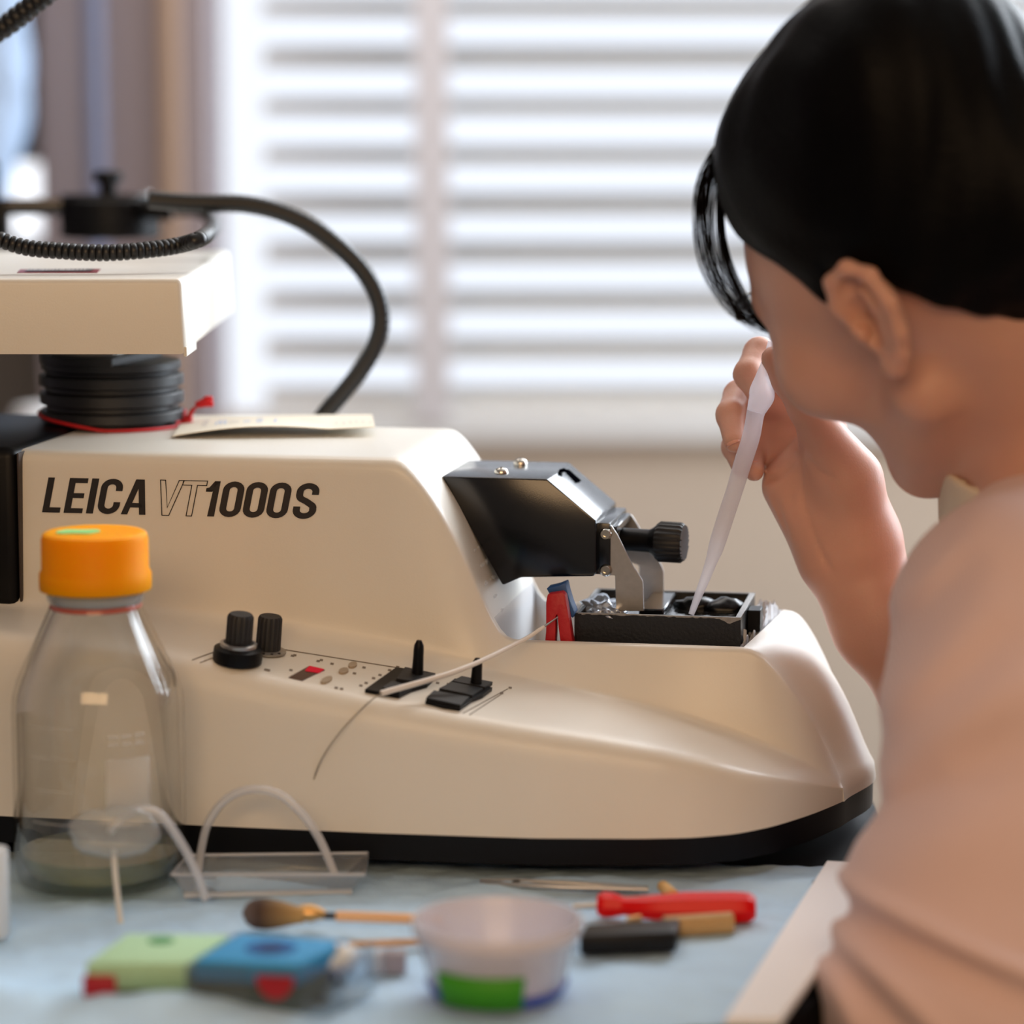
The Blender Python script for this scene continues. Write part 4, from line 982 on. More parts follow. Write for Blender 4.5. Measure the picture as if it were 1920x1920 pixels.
for off in (.0003, .0014):
    for (a_, z_) in hd: vs.append(pc_ + dd * a_ + nn * off + Vector((0, 0, z_ + .003)))
k = len(hd); mesh('red_sticker', vs, [tuple(range(k)), tuple(range(2 * k - 1, k - 1, -1))] + [(i, k + i, k + (i + 1) % k, (i + 1) % k) for i in range(k)], mat('red sticker', (168, 24, 40), .5), bq)
# the clear box round it (open tray, thin walls)
cbx = empty('clear_box', (c2.x, c2.y, .0042), 'clear plastic box holding the bright blue foam block', 'box')
sc_ = 1.09; pol3 = [(x_ * sc_, y_ * sc_) for x_, y_ in poly2]; pol3[1] = (pol3[1][0] + .012, pol3[1][1]); pol3[2] = (pol3[2][0] + .010, pol3[2][1])
prism('box_floor', pol3, 0, .0014, 'z', cl_, cbx)
for i in range(4):
    a, b = Vector((*pol3[i], 0)), Vector((*pol3[(i + 1) % 4], 0)); d_ = (b - a).normalized(); n_q = Vector((-d_.y, d_.x, 0)) * .0012
    prism('box_side', [(a.x, a.y), (b.x, b.y), (b.x + n_q.x, b.y + n_q.y), (a.x + n_q.x, a.y + n_q.y)], .0014, .0225, 'z', cl_, cbx)
tis_ = blob('crumpled_tissue', tuple(atZ(628, 1800, .020)), (.010, .009, .007), mat('white tissue', (238, 242, 246), .85), 9, .5, 4, freq=2.5)
tag(tis_, 'small crumpled white tissue at the right side of the clear box', 'tissue')
lb = empty('glass_slide_stack', atZ(388, 1852, .0045), 'little white strip at the near left foot of the clear box', 'strip')
frombm('strip', box_bm(-.010, .008, -.003, .003, 0, .0055, .0006, 1), M['white'], lb, auto=40)
# ---- small cuvette block
cq = atZ(722, 1820, .004)
cv = empty('cuvette_block', (cq.x, cq.y, .0035), 'small greyish block with two cells right of the blue foam block', 'block')
frombm('pale_cell', box_bm(-.0095, -.0015, -.004, .004, 0, .010, .0006), mat('pale grey plastic', (196, 194, 198), .4), cv, auto=40)
frombm('grey_cell', box_bm(-.0010, .0098, -.004, .004, 0, .010, .0006), mat('mauve grey plastic', (156, 148, 156), .4), cv, auto=40)
# ---- brush and sticks
bz_ = .0115
pb0 = atZ(455, 1712, bz_); pb1 = atZ(572, 1712, bz_); pb2 = atZ(612, 1717, bz_); pb3 = atZ(830, 1725, bz_)
br = empty('soft_brush', pb0, 'fluffy brown hair brush with thin wooden handle lying behind the tub', 'brush')
def rel(r, *ps): return [Vector(p) - Vector(r.location) for p in ps]
ax = (pb3 - pb0).normalized(); Lh = (pb1 - pb0).length
tt_ = np.linspace(0, 1, 15); rd = np.interp(tt_, [0, .05, .18, .38, .6, .85, 1], [.0012, .0045, .0072, .0076, .0066, .0046, .0038])
vs, fs = tube_geo([Vector((0, 0, 0)) + ax * (Lh * t) for t in tt_], list(rd), 28)
hair = mat('brown brush hair', (96, 72, 50), .8, noise=.3, nscale=500, bump=.8, bscale=900)
nt = hair.node_tree; g_ = nt.nodes.new('ShaderNodeTexGradient'); tc = nt.nodes.new('ShaderNodeTexCoord'); mp = nt.nodes.new('ShaderNodeMapping')
mp.inputs['Scale'].default_value = (1 / Lh, 1, 1); rp = nt.nodes.new('ShaderNodeValToRGB'); e_ = rp.color_ramp.elements
e_[0].position = .0; e_[0].color = (*lin((120, 104, 98)), 1); e_[1].position = 1; e_[1].color = (*lin((196, 156, 96)), 1)
x1 = rp.color_ramp.elements.new(.28); x1.color = (*lin((70, 50, 42)), 1); x2 = rp.color_ramp.elements.new(.62); x2.color = (*lin((140, 110, 70)), 1)
nt.links.new(tc.outputs['Object'], mp.inputs[0]); nt.links.new(mp.outputs[0], g_.inputs[0]); nt.links.new(g_.outputs[0], rp.inputs[0]); nt.links.new(rp.outputs[0], nt.nodes['Principled BSDF'].inputs['Base Color'])
mesh('bristles', vs, fs, hair, br, True)
a, b, c_ = rel(br, pb1, pb2, pb3)
tube('ferrule', [a - ax * .002, a + ax * .003, a + ax * .007, b], [.0040, .0044, .0030, .0018], M['brass'], br, 20)
tube('dark_neck', [b - ax * .001, b + ax * .006], [.0017, .0017], M['ink'], br, 16)
tube('handle', [b + ax * .005, c_], [.0026, .0026], mat('varnished pale wood', (238, 186, 136), .35), br, 16)
def stick(name, x0, y0, x1, y1, r, m, label, cat, z=.006):
    o = tube(name, [atZ(x0, y0, z), atZ(x1, y1, z)], r, m, None, 16); return tag(o, label, cat)
stick('wooden_stick', 655, 1771, 800, 1766, .0018, M['wood'], 'short bare wooden stick just in front of the brush handle', 'stick', .0065)
# ---- forceps far back
fz = .0055; fp = empty('forceps', atZ(905, 1654, fz), 'thin steel forceps lying on the pad near the machine base', 'forceps')
l0 = Vector(fp.location)
for s in (-1, 1):
    tube('tine', [atZ(900, 1653 + s * 3, fz) - l0, atZ(960, 1655 + s * 4, fz + .001) - l0, atZ(1060, 1660 + s * 4, fz + .001) - l0, atZ(1215, 1667 + s, fz) - l0], [.0007, .0013, .0017, .0014], M['steel'], fp, 10)
lathe('pivot', [(0, 0), (.0026, 0), (.0024, .0016), (0, .002)], M['chrome'], fp, tuple(atZ(968, 1657, fz) - l0), n=20)
# ---- red handled scissors / screwdriver
redp_ = mat('clear red plastic', (222, 8, 10), .32, spec=.2)
zc_ = .011
sd = empty('red_screwdriver', atZ(1120, 1700, .0), 'glossy red plastic handled tool lying right of the tub', 'screwdriver')
l0 = Vector(sd.location)
def rp_(x_, y_, z=zc_): return atZ(x_, y_, z) - l0
path = catmull([rp_(1120, 1696), rp_(1150, 1697), rp_(1185, 1700), rp_(1230, 1702), rp_(1290, 1702), rp_(1350, 1702), rp_(1416, 1702)], 6)
n = len(path); rad = np.interp(np.linspace(0, 1, n), [0, .06, .16, .27, .36, .5, .64, .9, .97, 1], [.0048, .0066, .0064, .0046, .0052, .0066, .0080, .0082, .0076, .0055])
vs = []; fs = []
tube_geo(path, list(rad), 8, vs, fs); hnd = mesh('handle', vs, fs, redp_, sd, True, 30)
tube('shaft', [rp_(1122, 1698), rp_(1075, 1699)], [.0015, .0015], M['steel'], sd, 12)
# cork-coloured dowel in front of it
dw = tube('wooden_dowel', [atZ(1245, 1738, .008), atZ(1372, 1730, .008)], .0052, mat('cork brown wood', (188, 150, 98), .6, noise=.1, nscale=200), None, 24)
tag(dw, 'short tan wooden dowel lying against the near side of the red handle', 'dowel')
dw2 = tag(tube('cork_peg', [atZ(1243, 1662, .007), atZ(1262, 1680, .009)], [.0030, .0034], mat('cork tan', (222, 176, 112), .6), None, 16), 'small tan cork peg behind the red handle', 'peg')
# black handle right of the tub
bh = empty('black_handled_tool', atZ(1085, 1768, 0), 'flat black tool handle poking out from behind the tub', 'tool'); l0 = Vector(bh.location)
za = .0055
pa, pb, pc2, pd = [atZ(x_, y_, .014) for x_, y_ in ((1086, 1757), (1268, 1750), (1276, 1722), (1098, 1733))]
prism('handle', [(q.x - l0.x, q.y - l0.y) for q in (pa, pb, pc2, pd)], .0045, .0145, 'z', mat('worn black plastic', (14, 11, 10), .45, spec=.25), bh, .0022, 3)
tube('blade', [atZ(1040, 1750, .009) - l0, atZ(1090, 1748, .009) - l0], [.0022, .0022], M['steel'], bh, 10)
tube('brass_collar', [atZ(1178, 1726, .012) - l0, atZ(1200, 1722, .012) - l0], [.0018, .0018], M['brass'], bh, 10)
# ---- clear plastic dish with a looping tube
clr = thin_clear('clear flexible plastic', (244, 246, 248), .12)
dz0 = .0038
D0 = atZ(505, 1662, dz0)
dish = empty('clear_dish', (D0.x, D0.y, dz0), 'clear shallow plastic weighing dish in front of the machine base', 'dish')
def dq(x_, y_, z): return atZ(x_, y_, z) - Vector(dish.location)
lo = [dq(345, 1680, dz0 + .001), dq(660, 1672, dz0 + .001), dq(640, 1640, dz0 + .001), dq(380, 1645, dz0 + .001)]
hi = [dq(322, 1640, dz0 + .012), dq(684, 1640, dz0 + .012), dq(690, 1600, dz0 + .013), dq(352, 1604, dz0 + .013)]
vs = lo + hi; o = mesh('dish_shell', vs, [(0, 1, 2, 3), (0, 4, 5, 1), (1, 5, 6, 2), (2, 6, 7, 3), (3, 7, 4, 0)], clr, dish); md = o.modifiers.new('b', 'BEVEL'); md.width = .003; md.segments = 3; o.modifiers.new('t', 'SOLIDIFY').thickness = .0007
rimp = catmull(hi + [hi[0], hi[1]], 8)[8:-8] if False else [Vector(h) for h in hi + [hi[0]]]
tube('dish_rim', rimp, .0010, mat('whitish clear rim', (226, 230, 236), .2, Transmission_Weight=.5), dish, 8)
tube('front_edge', [lo[0], lo[1]], .0016, mat('whitish clear edge', (216, 222, 230), .3, Transmission_Weight=.3), dish, 8)
def hoop(name, pts, r, label, Y0, m=None):
    o = tube(name, catmull([atY(x_, y_, Y0 + dy) for x_, y_, dy in pts], 10), r, m or tm, None, 14); return tag(o, label, 'tube')
tm = thin_clear('milky clear tubing', (240, 240, 242), .45, .1, (240, 240, 242))
YD = D0.y
hoop('clear_tubing', [(372, 1640, .01), (378, 1590, .01), (392, 1540, .008), (425, 1498, .004), (470, 1480, 0), (520, 1488, -.002), (565, 1525, -.004), (600, 1575, -.004), (628, 1640, -.006)], .0022, 'clear tube standing in a high arch over the clear dish', YD)
hoop('clear_tubing', [(205, 1560, -.03), (232, 1530, -.03), (270, 1518, -.03), (305, 1533, -.03), (345, 1590, -.028), (372, 1645, -.025), (385, 1685, -.022)], .0022, 'clear tube bending down from in front of the bottle to the dish', YD - .02)
sw = tube('swab_stick', [atY(213, 1592, YD - .055), atY(216, 1640, YD - .058), atY(228, 1745, YD - .065)], .0014, mat('cream white stick', (220, 214, 204), .5), None, 12)
tag(sw, 'thin off white stick standing in front of the glass bottle', 'stick')
tag(blob('cotton_pad', tuple(atY(215, 1560, YD - .055)), (.023, .006, .013), thin_clear('milky soft plastic', (240, 240, 238), .22, .2, (235, 235, 232)), 2, .2, 3), 'soft milky plastic bulb on the stick in front of the bottle', 'bulb')
ltb = lathe('white_tube', [(.0, .045), (.008, .0445), (.0085, .042), (.0085, .003), (.007, .001), (0, .001)], mat('white translucent tube', (222, 224, 226), .4), None, (atZ(-14, 1772).x, atZ(-14, 1772).y, .003), n=32)
tag(ltb, 'white plastic tube standing at the far left edge in front of the machine', 'tube')
# ---- needle probe leaning on the panel and its thin lead
n0 = toW(mV(715, 1300, -.075)); n1_ = toW(mV(862, 1256, -.045)); n2_ = toW(mV(975, 1203, -.0)); n3_ = toW(mV(1046, 1157, vp - .010))
ndl = empty('probe_needle', n0, 'long thin white probe pointing from the slider switches to the red strip', 'probe')
l0 = Vector(ndl.location)
pth = catmull([n0 - l0, n1_ - l0, n2_ - l0, (n2_ + n3_) / 2 - l0 + Vector((0, 0, -.0004)), n3_ - l0], 8); n = len(pth)
tube('white_tubing', pth[:int(n * .82)], list(np.linspace(.0016, .0010, int(n * .82))), mat('translucent white tubing', (226, 220, 214), .3), ndl, 12)
tube('needle', pth[int(n * .80):], list(np.linspace(.0007, .0004, n - int(n * .80))), M['steel'], ndl, 8)
ld = [n0, toW(mV(690, 1318, -.078)), toW(mV(640, 1370, -.085)), toW(mV(600, 1430, -.085)), toW(mV(581, 1495, -.08)), toW(mV(583, 1545, -.08)), toW(mV(600, 1590, -.085))]
tube('thin_lead', catmull([p - l0 for p in ld], 8), .0005, thin_clear('grey clear lead', (232, 230, 226), .25, .3, (175, 165, 150)), ndl, 8)
# ================================================================ person: bodies grown from smooth implicit shapes (surface nets)
def v3(*a): return np.array(a, float)
def rcone(P, a, b, ra, rb):
    a = np.asarray(a, float); b = np.asarray(b, float); ba = b - a; L2 = max(1e-12, ba @ ba); pa = P - a
    h = np.clip((pa @ ba) / L2, 0, 1); return np.linalg.norm(pa - h[:, None] * ba, axis=1) - (ra + (rb - ra) * h)
def ell(P, c, r, Mx=None):
    q = P - np.asarray(c, float)
    if Mx is not None: q = q @ Mx           # columns of Mx = local axes
    r = np.asarray(r, float); k0 = np.linalg.norm(q / r, axis=1); k1 = np.linalg.norm(q / (r * r), axis=1) + 1e-9
    return k0 * (k0 - 1) / k1
def smin(a, b, k): h = np.clip(.5 + .5 * (b - a) / k, 0, 1); return b + (a - b) * h - k * h * (1 - h)
def smax(a, b, k): return -smin(-a, -b, k)
class Body:
    def __init__(s): s.ops = []
    def cone(s, a, b, ra, rb, k=.006, sub=False): s.ops.append(('c', np.asarray(a, float), np.asarray(b, float), ra, rb, k, sub)); return s
    def ball(s, c, r, k=.006, sub=False): return s.cone(c, c, r, r, k, sub)
    def ell(s, c, r, Mx=None, k=.01, sub=False): s.ops.append(('e', np.asarray(c, float), np.asarray(r, float), Mx, None, k, sub)); return s
    def __call__(s, P, post=None):
        c = P.mean(0); R_ = np.linalg.norm(P - c, axis=1).max(); d = np.full(len(P), .05)
        for o in s.ops:
            if o[0] == 'c':
                m = (o[1] + o[2]) / 2; br = np.linalg.norm(o[1] - o[2]) / 2 + max(o[3], o[4])
            else: m = o[1]; br = max(o[2])
            if np.linalg.norm(m - c) > br + R_ + o[5] + .012: continue
            e = rcone(P, o[1], o[2], o[3], o[4]) if o[0] == 'c' else ell(P, o[1], o[2], o[3])
            d = smax(d, -e, o[5]) if o[6] else smin(d, e, o[5])
        return d
def nets(fn, lo, hi, h, nb=16):
    lo = np.asarray(lo, float); N_ = np.ceil((np.asarray(hi) - lo) / h).astype(int) + 2; Nb = -(-N_ // nb)
    D = Nb * nb + 2; keys = []; pts = []; quads = []
    g = np.arange(nb + 1)
    bc = np.stack(np.meshgrid(*[np.arange(k) for k in Nb], indexing='ij'), -1).reshape(-1, 3)
    off = np.stack(np.meshgrid(g, g, g, indexing='ij'), -1).reshape(-1, 3)
    half = nb * h * .87 + h
    def key(i, j, k): return (i * D[1] + j) * D[2] + k
    for b in bc:
        o = b * nb; ctr_ = lo + (o + nb / 2) * h
        probe = fn(np.stack([ctr_, ctr_ + 1e-5]))[0]
        if abs(probe) > half * 1.35 + .006: continue
        P = lo + (o + off) * h; F = fn(P).reshape(nb + 1, nb + 1, nb + 1); s = F < 0
        if s.all() or not s.any(): continue
        # vertices
        acc = np.zeros((nb, nb, nb, 3)); cnt = np.zeros((nb, nb, nb))
        for ax in range(3):
            for da in (0, 1):
                for db in (0, 1):
                    o1 = [0, 0, 0]; oth = [q for q in range(3) if q != ax]; o1[oth[0]] = da; o1[oth[1]] = db; o2 = list(o1); o2[ax] = 1
                    A_ = F[o1[0]:o1[0] + nb, o1[1]:o1[1] + nb, o1[2]:o1[2] + nb]; B_ = F[o2[0]:o2[0] + nb, o2[1]:o2[1] + nb, o2[2]:o2[2] + nb]
                    m = (A_ < 0) != (B_ < 0); t = np.where(m, A_ / np.where(m, A_ - B_, 1), 0)
                    for q in range(3): acc[..., q] += np.where(m, o1[q] + (t if q == ax else 0), 0)
                    cnt += m
        I = np.argwhere(cnt > 0)
        pos = I + acc[I[:, 0], I[:, 1], I[:, 2]] / cnt[I[:, 0], I[:, 1], I[:, 2]][:, None]
        pts.append(lo + (o + pos) * h); gi = I + o; keys.append(key(gi[:, 0], gi[:, 1], gi[:, 2]))
        for ax in range(3):
            sl1 = [slice(0, nb)] * 3; sl2 = [slice(0, nb)] * 3; sl2[ax] = slice(1, nb + 1)
            A_, B_ = s[tuple(sl1)], s[tuple(sl2)]; E = np.argwhere(A_ != B_)
            if not len(E): continue
            fl = A_[E[:, 0], E[:, 1], E[:, 2]]; E = E + o; oth = [q for q in range(3) if q != ax]
            def kk(da, db):
                q = E.copy(); q[:, oth[0]] -= da; q[:, oth[1]] -= db; return key(q[:, 0], q[:, 1], q[:, 2])
            Q = np.stack([kk(1, 1), kk(0, 1), kk(0, 0), kk(1, 0)], 1); flip = fl if ax != 1 else ~fl
            Q[~flip] = Q[~flip][:, ::-1]; quads.append(Q)
    keys = np.concatenate(keys); pts = np.concatenate(pts); quads = np.concatenate(quads)
    o = np.argsort(keys); keys, pts = keys[o], pts[o]; ix = np.searchsorted(keys, quads); ix = np.clip(ix, 0, len(keys) - 1)
    ok = (keys[ix] == quads).all(1); return pts, ix[ok]
def grow(name, fn, lo, hi, h, m, parent, base, smooth_it=1):
    pts, q = nets(fn, lo, hi, h); me = bpy.data.meshes.new(name)
    if smooth_it:
        for _ in range(smooth_it):
            acc = np.zeros_like(pts); c = np.zeros(len(pts))
            for a in range(4):
                for b in ((a + 1) % 4, (a + 3) % 4): np.add.at(acc, q[:, a], pts[q[:, b]]); np.add.at(c, q[:, a], 1)
            pts = pts * .5 + .5 * acc / np.maximum(c, 1)[:, None]
    P = pts - np.asarray(base)
    me.vertices.add(len(P)); me.vertices.foreach_set('co', P.astype(np.float32).ravel())
    me.loops.add(q.size); me.loops.foreach_set('vertex_index', q.ravel().astype(np.int32))
    me.polygons.add(len(q)); me.polygons.foreach_set('loop_start', np.arange(0, q.size, 4, dtype=np.int32)); me.polygons.foreach_set('loop_total', np.full(len(q), 4, dtype=np.int32))
    me.update(calc_edges=True); me.validate(); return link(name, me, m, parent, True)
def W(x_, y_, Y): return np.array(atY(x_, y_, Y))
# ---- head frame
Up_ = Vector((-.557, 0, .83)).normalized(); Fd = Vector((-.59, .73, -.40)); Fd = (Fd - Up_ * Fd.dot(Up_)).normalized(); Lf = Up_.cross(Fd).normalized()
HA = np.array([tuple(Lf), tuple(Fd), tuple(Up_)]).T             # columns
HC = W(1734, 484, 1.475)
def H(l, f, u): return HC + HA @ v3(l, f, u)
PB = Body()
PB.ell(H(0, -.014, .028), (.073, .090, .072), HA)
PB.ell(H(0, .030, .005), (.063, .060, .072), HA, .02)
PB.ell(H(0, .034, -.050), (.049, .047, .056), HA, .02)
PB.ball(H(0, .064, -.094), .019, .02)
for s in (-1, 1):
    PB.cone(H(s * .050, .004, -.052), H(s * .014, .064, -.094), .017, .016, .016)
    PB.ball(H(s * .043, .056, -.020), .026, .018)
    PB.cone(H(s * .012, .080, .024), H(s * .040, .067, .022), .008, .008, .01)
    PB.ball(H(s * .030, .094, .004), .012, .010, True); PB.ball(H(s * .031, .072, .003), .0135, .004)
PB.cone(H(0, .084, .014), H(0, .098, -.024), .006, .009, .008)
for s in (-1, 1): PB.ball(H(s * .010, .092, -.030), .008, .005)
PB.ell(H(0, .076, -.056), (.020, .009, .0065), HA, .004); PB.ell(H(0, .073, -.067), (.018, .010, .0065), HA, .004)
NB = W(2050, 880, 1.50)
PB.cone(H(0, -.030, -.040), NB, .050, .056, .02)
# left ear
EC = H(.0735, -.019, -.002)
eo = (np.array(Lf) * 1.0 - np.array(Fd) * .12); eo /= np.linalg.norm(eo)             # outward
eu = np.array(Up_) * .98 - np.array(Fd) * .16; eu /= np.linalg.norm(eu); ef = np.cross(eu, eo); ef /= np.linalg.norm(ef)
if ef @ np.array(Fd) < 0: ef = -ef
EA = np.stack([ef, eu, eo], 1)
def E_(f, u, o): return EC + EA @ (v3(f, u, o) * .86)
EB = Body()
EB.ell(E_(-.004, .002, .006), (.015, .026, .006), EA, .004)
hel = [(.011, -.004, .005), (.0155, .013, .009), (.010, .028, .011), (-.004, .0335, .013), (-.0165, .026, .015), (-.021, .008, .0155), (-.0175, -.010, .014), (-.010, -.023, .011), (-.001, -.030, .008)]
for a, b in zip(hel[:-1], hel[1:]): EB.cone(E_(*a), E_(*b), .0042, .0042, .003)
EB.ball(E_(-.001, -.029, .007), .0068, .005)
EB.ell(E_(.001, .000, .0130), (.0090, .015, .0095), EA, .002, True)
EB.ell(E_(-.004, .020, .0145), (.0085, .0085, .0075), EA, .002, True)
for a, b in (((-.006, .019, .011), (-.0115, .004, .0125)), ((-.0115, .004, .0125), (-.007, -.014, .011))): EB.cone(E_(*a), E_(*b), .0028, .0030, .003)
EB.ball(E_(.0095, -.006, .0085), .0042, .003)
PB2 = PB
# ---- right hand holding the pipette, forearm
wr = W(1592, 1062, 1.625); el_ = W(1860, 1440, 1.60); shR = W(2110, 1150, 1.66)
HB = Body()
def C(a, b, ra, rb, k=.006): HB.cone(a, b, ra, rb, k)
C(W(1585, 1052, 1.622), W(1640, 1175, 1.615), .0230, .0235, .012)
C(W(1622, 1030, 1.625), W(1672, 1160, 1.615), .0185, .0225, .012)
C(W(1655, 1168, 1.615), el_, .0240, .038, .012); C(el_, shR, .040, .050, .02)
# palm
C(W(1575, 1030, 1.622), W(1500, 900, 1.628), .0205, .0175, .012)       # heel towards little-finger side
C(W(1560, 1040, 1.620), W(1472, 915, 1.624), .0175, .0120, .010)       # hypothenar edge
C(W(1600, 1000, 1.622), W(1545, 860, 1.622), .0215, .0180, .012)
C(W(1612, 1010, 1.618), W(1590, 900, 1.606), .0205, .0175, .012)       # thenar mound
C(W(1590, 900, 1.606), W(1545, 825, 1.604), .0170, .0125, .010)
MC = [W(1536, 735, 1.648), W(1508, 775, 1.652), W(1482, 822, 1.652), W(1462, 868, 1.646)]
for m_, r_ in zip(MC, (.0115, .0115, .0110, .0100)): C(W(1560, 930, 1.632), m_, .0160, r_, .009)
# thumb
C(W(1560, 850, 1.605), W(1512, 768, 1.598), .0120, .0095, .008)
C(W(1512, 768, 1.598), W(1478, 712, 1.597), .0092, .0088, .004)
C(W(1478, 712, 1.597), W(1450, 672, 1.598), .0086, .0068, .004)
# fingers: knuckle, middle joint, end joint, tip
for pts_, rr_ in (((MC[0], W(1424, 662, 1.648), W(1403, 702, 1.630), W(1426, 744, 1.618)), (.0098, .0088, .0080, .0066)),
                  ((MC[1], W(1386, 742, 1.650), W(1370, 778, 1.626), W(1378, 828, 1.610)), (.0098, .0088, .0080, .0064)),
                  ((MC[2], W(1390, 800, 1.656), W(1379, 838, 1.640), W(1392, 876, 1.626)), (.0096, .0086, .0076, .0062)),
                  ((MC[3], W(1420, 838, 1.650), W(1408, 862, 1.634), W(1414, 884, 1.616)), (.0086, .0076, .0068, .0056))):
    for q in range(3): C(pts_[q], pts_[q + 1], rr_[q], rr_[q + 1], .0032 if q else .005)
def on_hand(x_, y_):
    d = np.array(ray(x_, y_)); d /= np.linalg.norm(d); t = 1.50
    for _ in range(60):
        p = np.array(CAM) + d * t; e = float(HB(np.stack([p, p + 1e-5]))[0]); t += max(e, -.002) * .8
        if abs(e) < 2e-4: break
    return np.array(CAM) + d * (t - .0006)
def crease(px_, r=.0016):
    q = [on_hand(*p) for p in px_]; q = [np.array(p) for p in catmull(q, 4)]
    return [('c', a, b, r, r, .0015, True) for a, b in zip(q[:-1], q[1:])]
new_ = crease([(1432, 902), (1462, 890), (1488, 866), (1502, 838)]) + crease([(1500, 850), (1501, 900), (1512, 960), (1532, 1020), (1560, 1075)], .0013) + crease([(1512, 858), (1535, 885), (1560, 895)], .0012) + crease([(1450, 930), (1475, 1000)], .0011) + crease([(1495, 905), (1478, 950)], .0011)
HB.ops += new_
def person_sdf(P):
    c = P.mean(0)
    d = PB(P)
    if np.linalg.norm(c - EC) < .075 + .03: d = smin(d, EB(P), .003)
    d = smin(d, HB(P), .006)
    # palm creases
    return d
skin = mat('skin', (208, 158, 138), .46, spec=.35, noise=.05, nscale=60, bump=.25, bscale=700, bdist=.0004)
bs = skin.node_tree.nodes['Principled BSDF']; bs.inputs['Subsurface Weight'].default_value = .25; bs.inputs['Subsurface Radius'].default_value = (.010, .003, .0015); bs.inputs['Subsurface Scale'].default_value = 1.0
torso0 = W(2120, 1500, 1.54)
PB.cone(NB, W(2160, 1250, 1.53), .056, .09, .03); PB.cone(W(2160, 1250, 1.53), W(2270, 2300, 1.53), .095, .11, .03)
PB.cone(NB, W(1935, 1190, 1.39), .045, .042, .03); PB.cone(NB, shR, .045, .045, .03)
PB.cone(W(1935, 1190, 1.39), W(1860, 1830, 1.30), .042, .038, .02)
lo = (.055, 1.22, -.10); hi = (.52, 1.76, .66)
root = Vector((.30, 1.50, FZ))
person = grow('person', person_sdf, lo, hi, .0017, skin, None, (0, 0, 0), 1)
me = person.data; 
co = np.empty(len(me.vertices) * 3, np.float32); me.vertices.foreach_get('co', co)
tag(person, 'dark haired person in a pale pink blouse bending over the machine, holding a dropper', 'person')
# nails
nailm = mat('finger nail', (222, 160, 138), .25)
def nail(c, d, nrm, w, l):
    d = Vector(d).normalized(); nrm = Vector(nrm); nrm = (nrm - d * nrm.dot(d)).normalized(); x = d.cross(nrm); vs = []; fs = []
    for i in range(7):
        for j in range(7):
            a = (i / 6 * 2 - 1); b = (j / 6 * 2 - 1); ww = w * (1 - .12 * b * b) ; ll = l * (1 - .18 * a * a)
            vs.append(Vector(c) + x * (math.sin(a * 1.1) * ww) + d * (b * ll) + nrm * ((math.cos(a * 1.1) - 1) * ww * .75))
    for i in range(6):
        for j in range(6): q = i * 7 + j; fs.append((q, q + 7, q + 8, q + 1))
    o = mesh('fingernail', vs, fs, nailm, person, True); o.modifiers.new('t', 'SOLIDIFY').thickness = .0006
a_, b_2 = Vector(W(1370, 778, 1.626)), Vector(W(1378, 828, 1.610)); nv = Vector((-.35, -.92, .1))
nail(a_.lerp(b_2, .78) + nv.normalized() * .0066, b_2 - a_, nv, .0050, .0062)
a_, b_2 = Vector(W(1408, 862, 1.634)), Vector(W(1414, 884, 1.616)); nail(a_.lerp(b_2, .75) + Vector((-.1, -1, .1)).normalized() * .0056, Vector((.02, 0, -1)), (-.1, -1, .1), .0036, .0045)
# closed eyelid lashes on the near side
vs = []; fs = []
for k in range(26):
    t = k / 25; p = H(.018 + .028 * t, .086 - .012 * t * t, -.004 - .002 * math.sin(math.pi * t)); q = p + HA @ v3(.003, .007, -.004)
    tube_geo([Vector(p), Vector((p + q) / 2) + Vector((0, 0, -.0006)), Vector(q)], [.0004, .0003, .0001], 5, vs, fs)
lash = mesh('eyelashes', vs, fs, M['ink'], person, True); lash['kind'] = 'stuff'
vs = []; fs = []
for k in range(60):
    t = k / 59; p = H(.016 + .036 * t, .092 - .014 * t * t, .027 + .004 * math.sin(math.pi * t) - .004 * t); q = p + HA @ v3(.006, -.001, .002)
    tube_geo([Vector(p), Vector(q)], [.0006, .0002], 5, vs, fs)
brow = mesh('eyebrow', vs, fs, M['ink'], person, True); brow['kind'] = 'stuff'
# ---- hair
hairm = mat('black hair', (5, 4, 5), .5, spec=.08)
nt = hairm.node_tree; tc = nt.nodes.new('ShaderNodeTexCoord'); mp = nt.nodes.new('ShaderNodeMapping'); wv = nt.nodes.new('ShaderNodeTexNoise')
mp.inputs['Rotation'].default_value = (0, R(40), 0); mp.inputs['Scale'].default_value = (40, 260, 260); wv.inputs['Scale'].default_value = 1.6; bp_ = nt.nodes.new('ShaderNodeBump'); bp_.inputs['Strength'].default_value = .5; bp_.inputs['Distance'].default_value = .001
nt.links.new(tc.outputs['Object'], mp.inputs[0]); nt.links.new(mp.outputs[0], wv.inputs['Vector']); nt.links.new(wv.outputs[0], bp_.inputs['Height']); nt.links.new(bp_.outputs[0], nt.nodes['Principled BSDF'].inputs['Normal'])
def head_hit(x_, y_, r=(.076, .094, .076), c=(0, -.014, .028)):
    d = np.array(ray(x_, y_)); q0 = (np.array(CAM) - HC) @ HA - np.array(c); dq_ = d @ HA; q0 = q0 / r; dq_ = dq_ / r
    A_ = dq_ @ dq_; B_ = 2 * q0 @ dq_; C_ = q0 @ q0 - 1; D_ = B_ * B_ - 4 * A_ * C_
    t = (-B_ - math.sqrt(max(0, D_))) / (2 * A_); return (q0 + dq_ * t) * r + np.array(c)
hf = np.array([-.12, -.067, -.035, -.026, -.012, .000, .006, .014, .026, .043, .070, .12]); hu = np.array([-.09, -.063, .005, .022, .027, .018, .008, .024, .038, .050, .056, .056])
Rh = (.080, .089, .092)
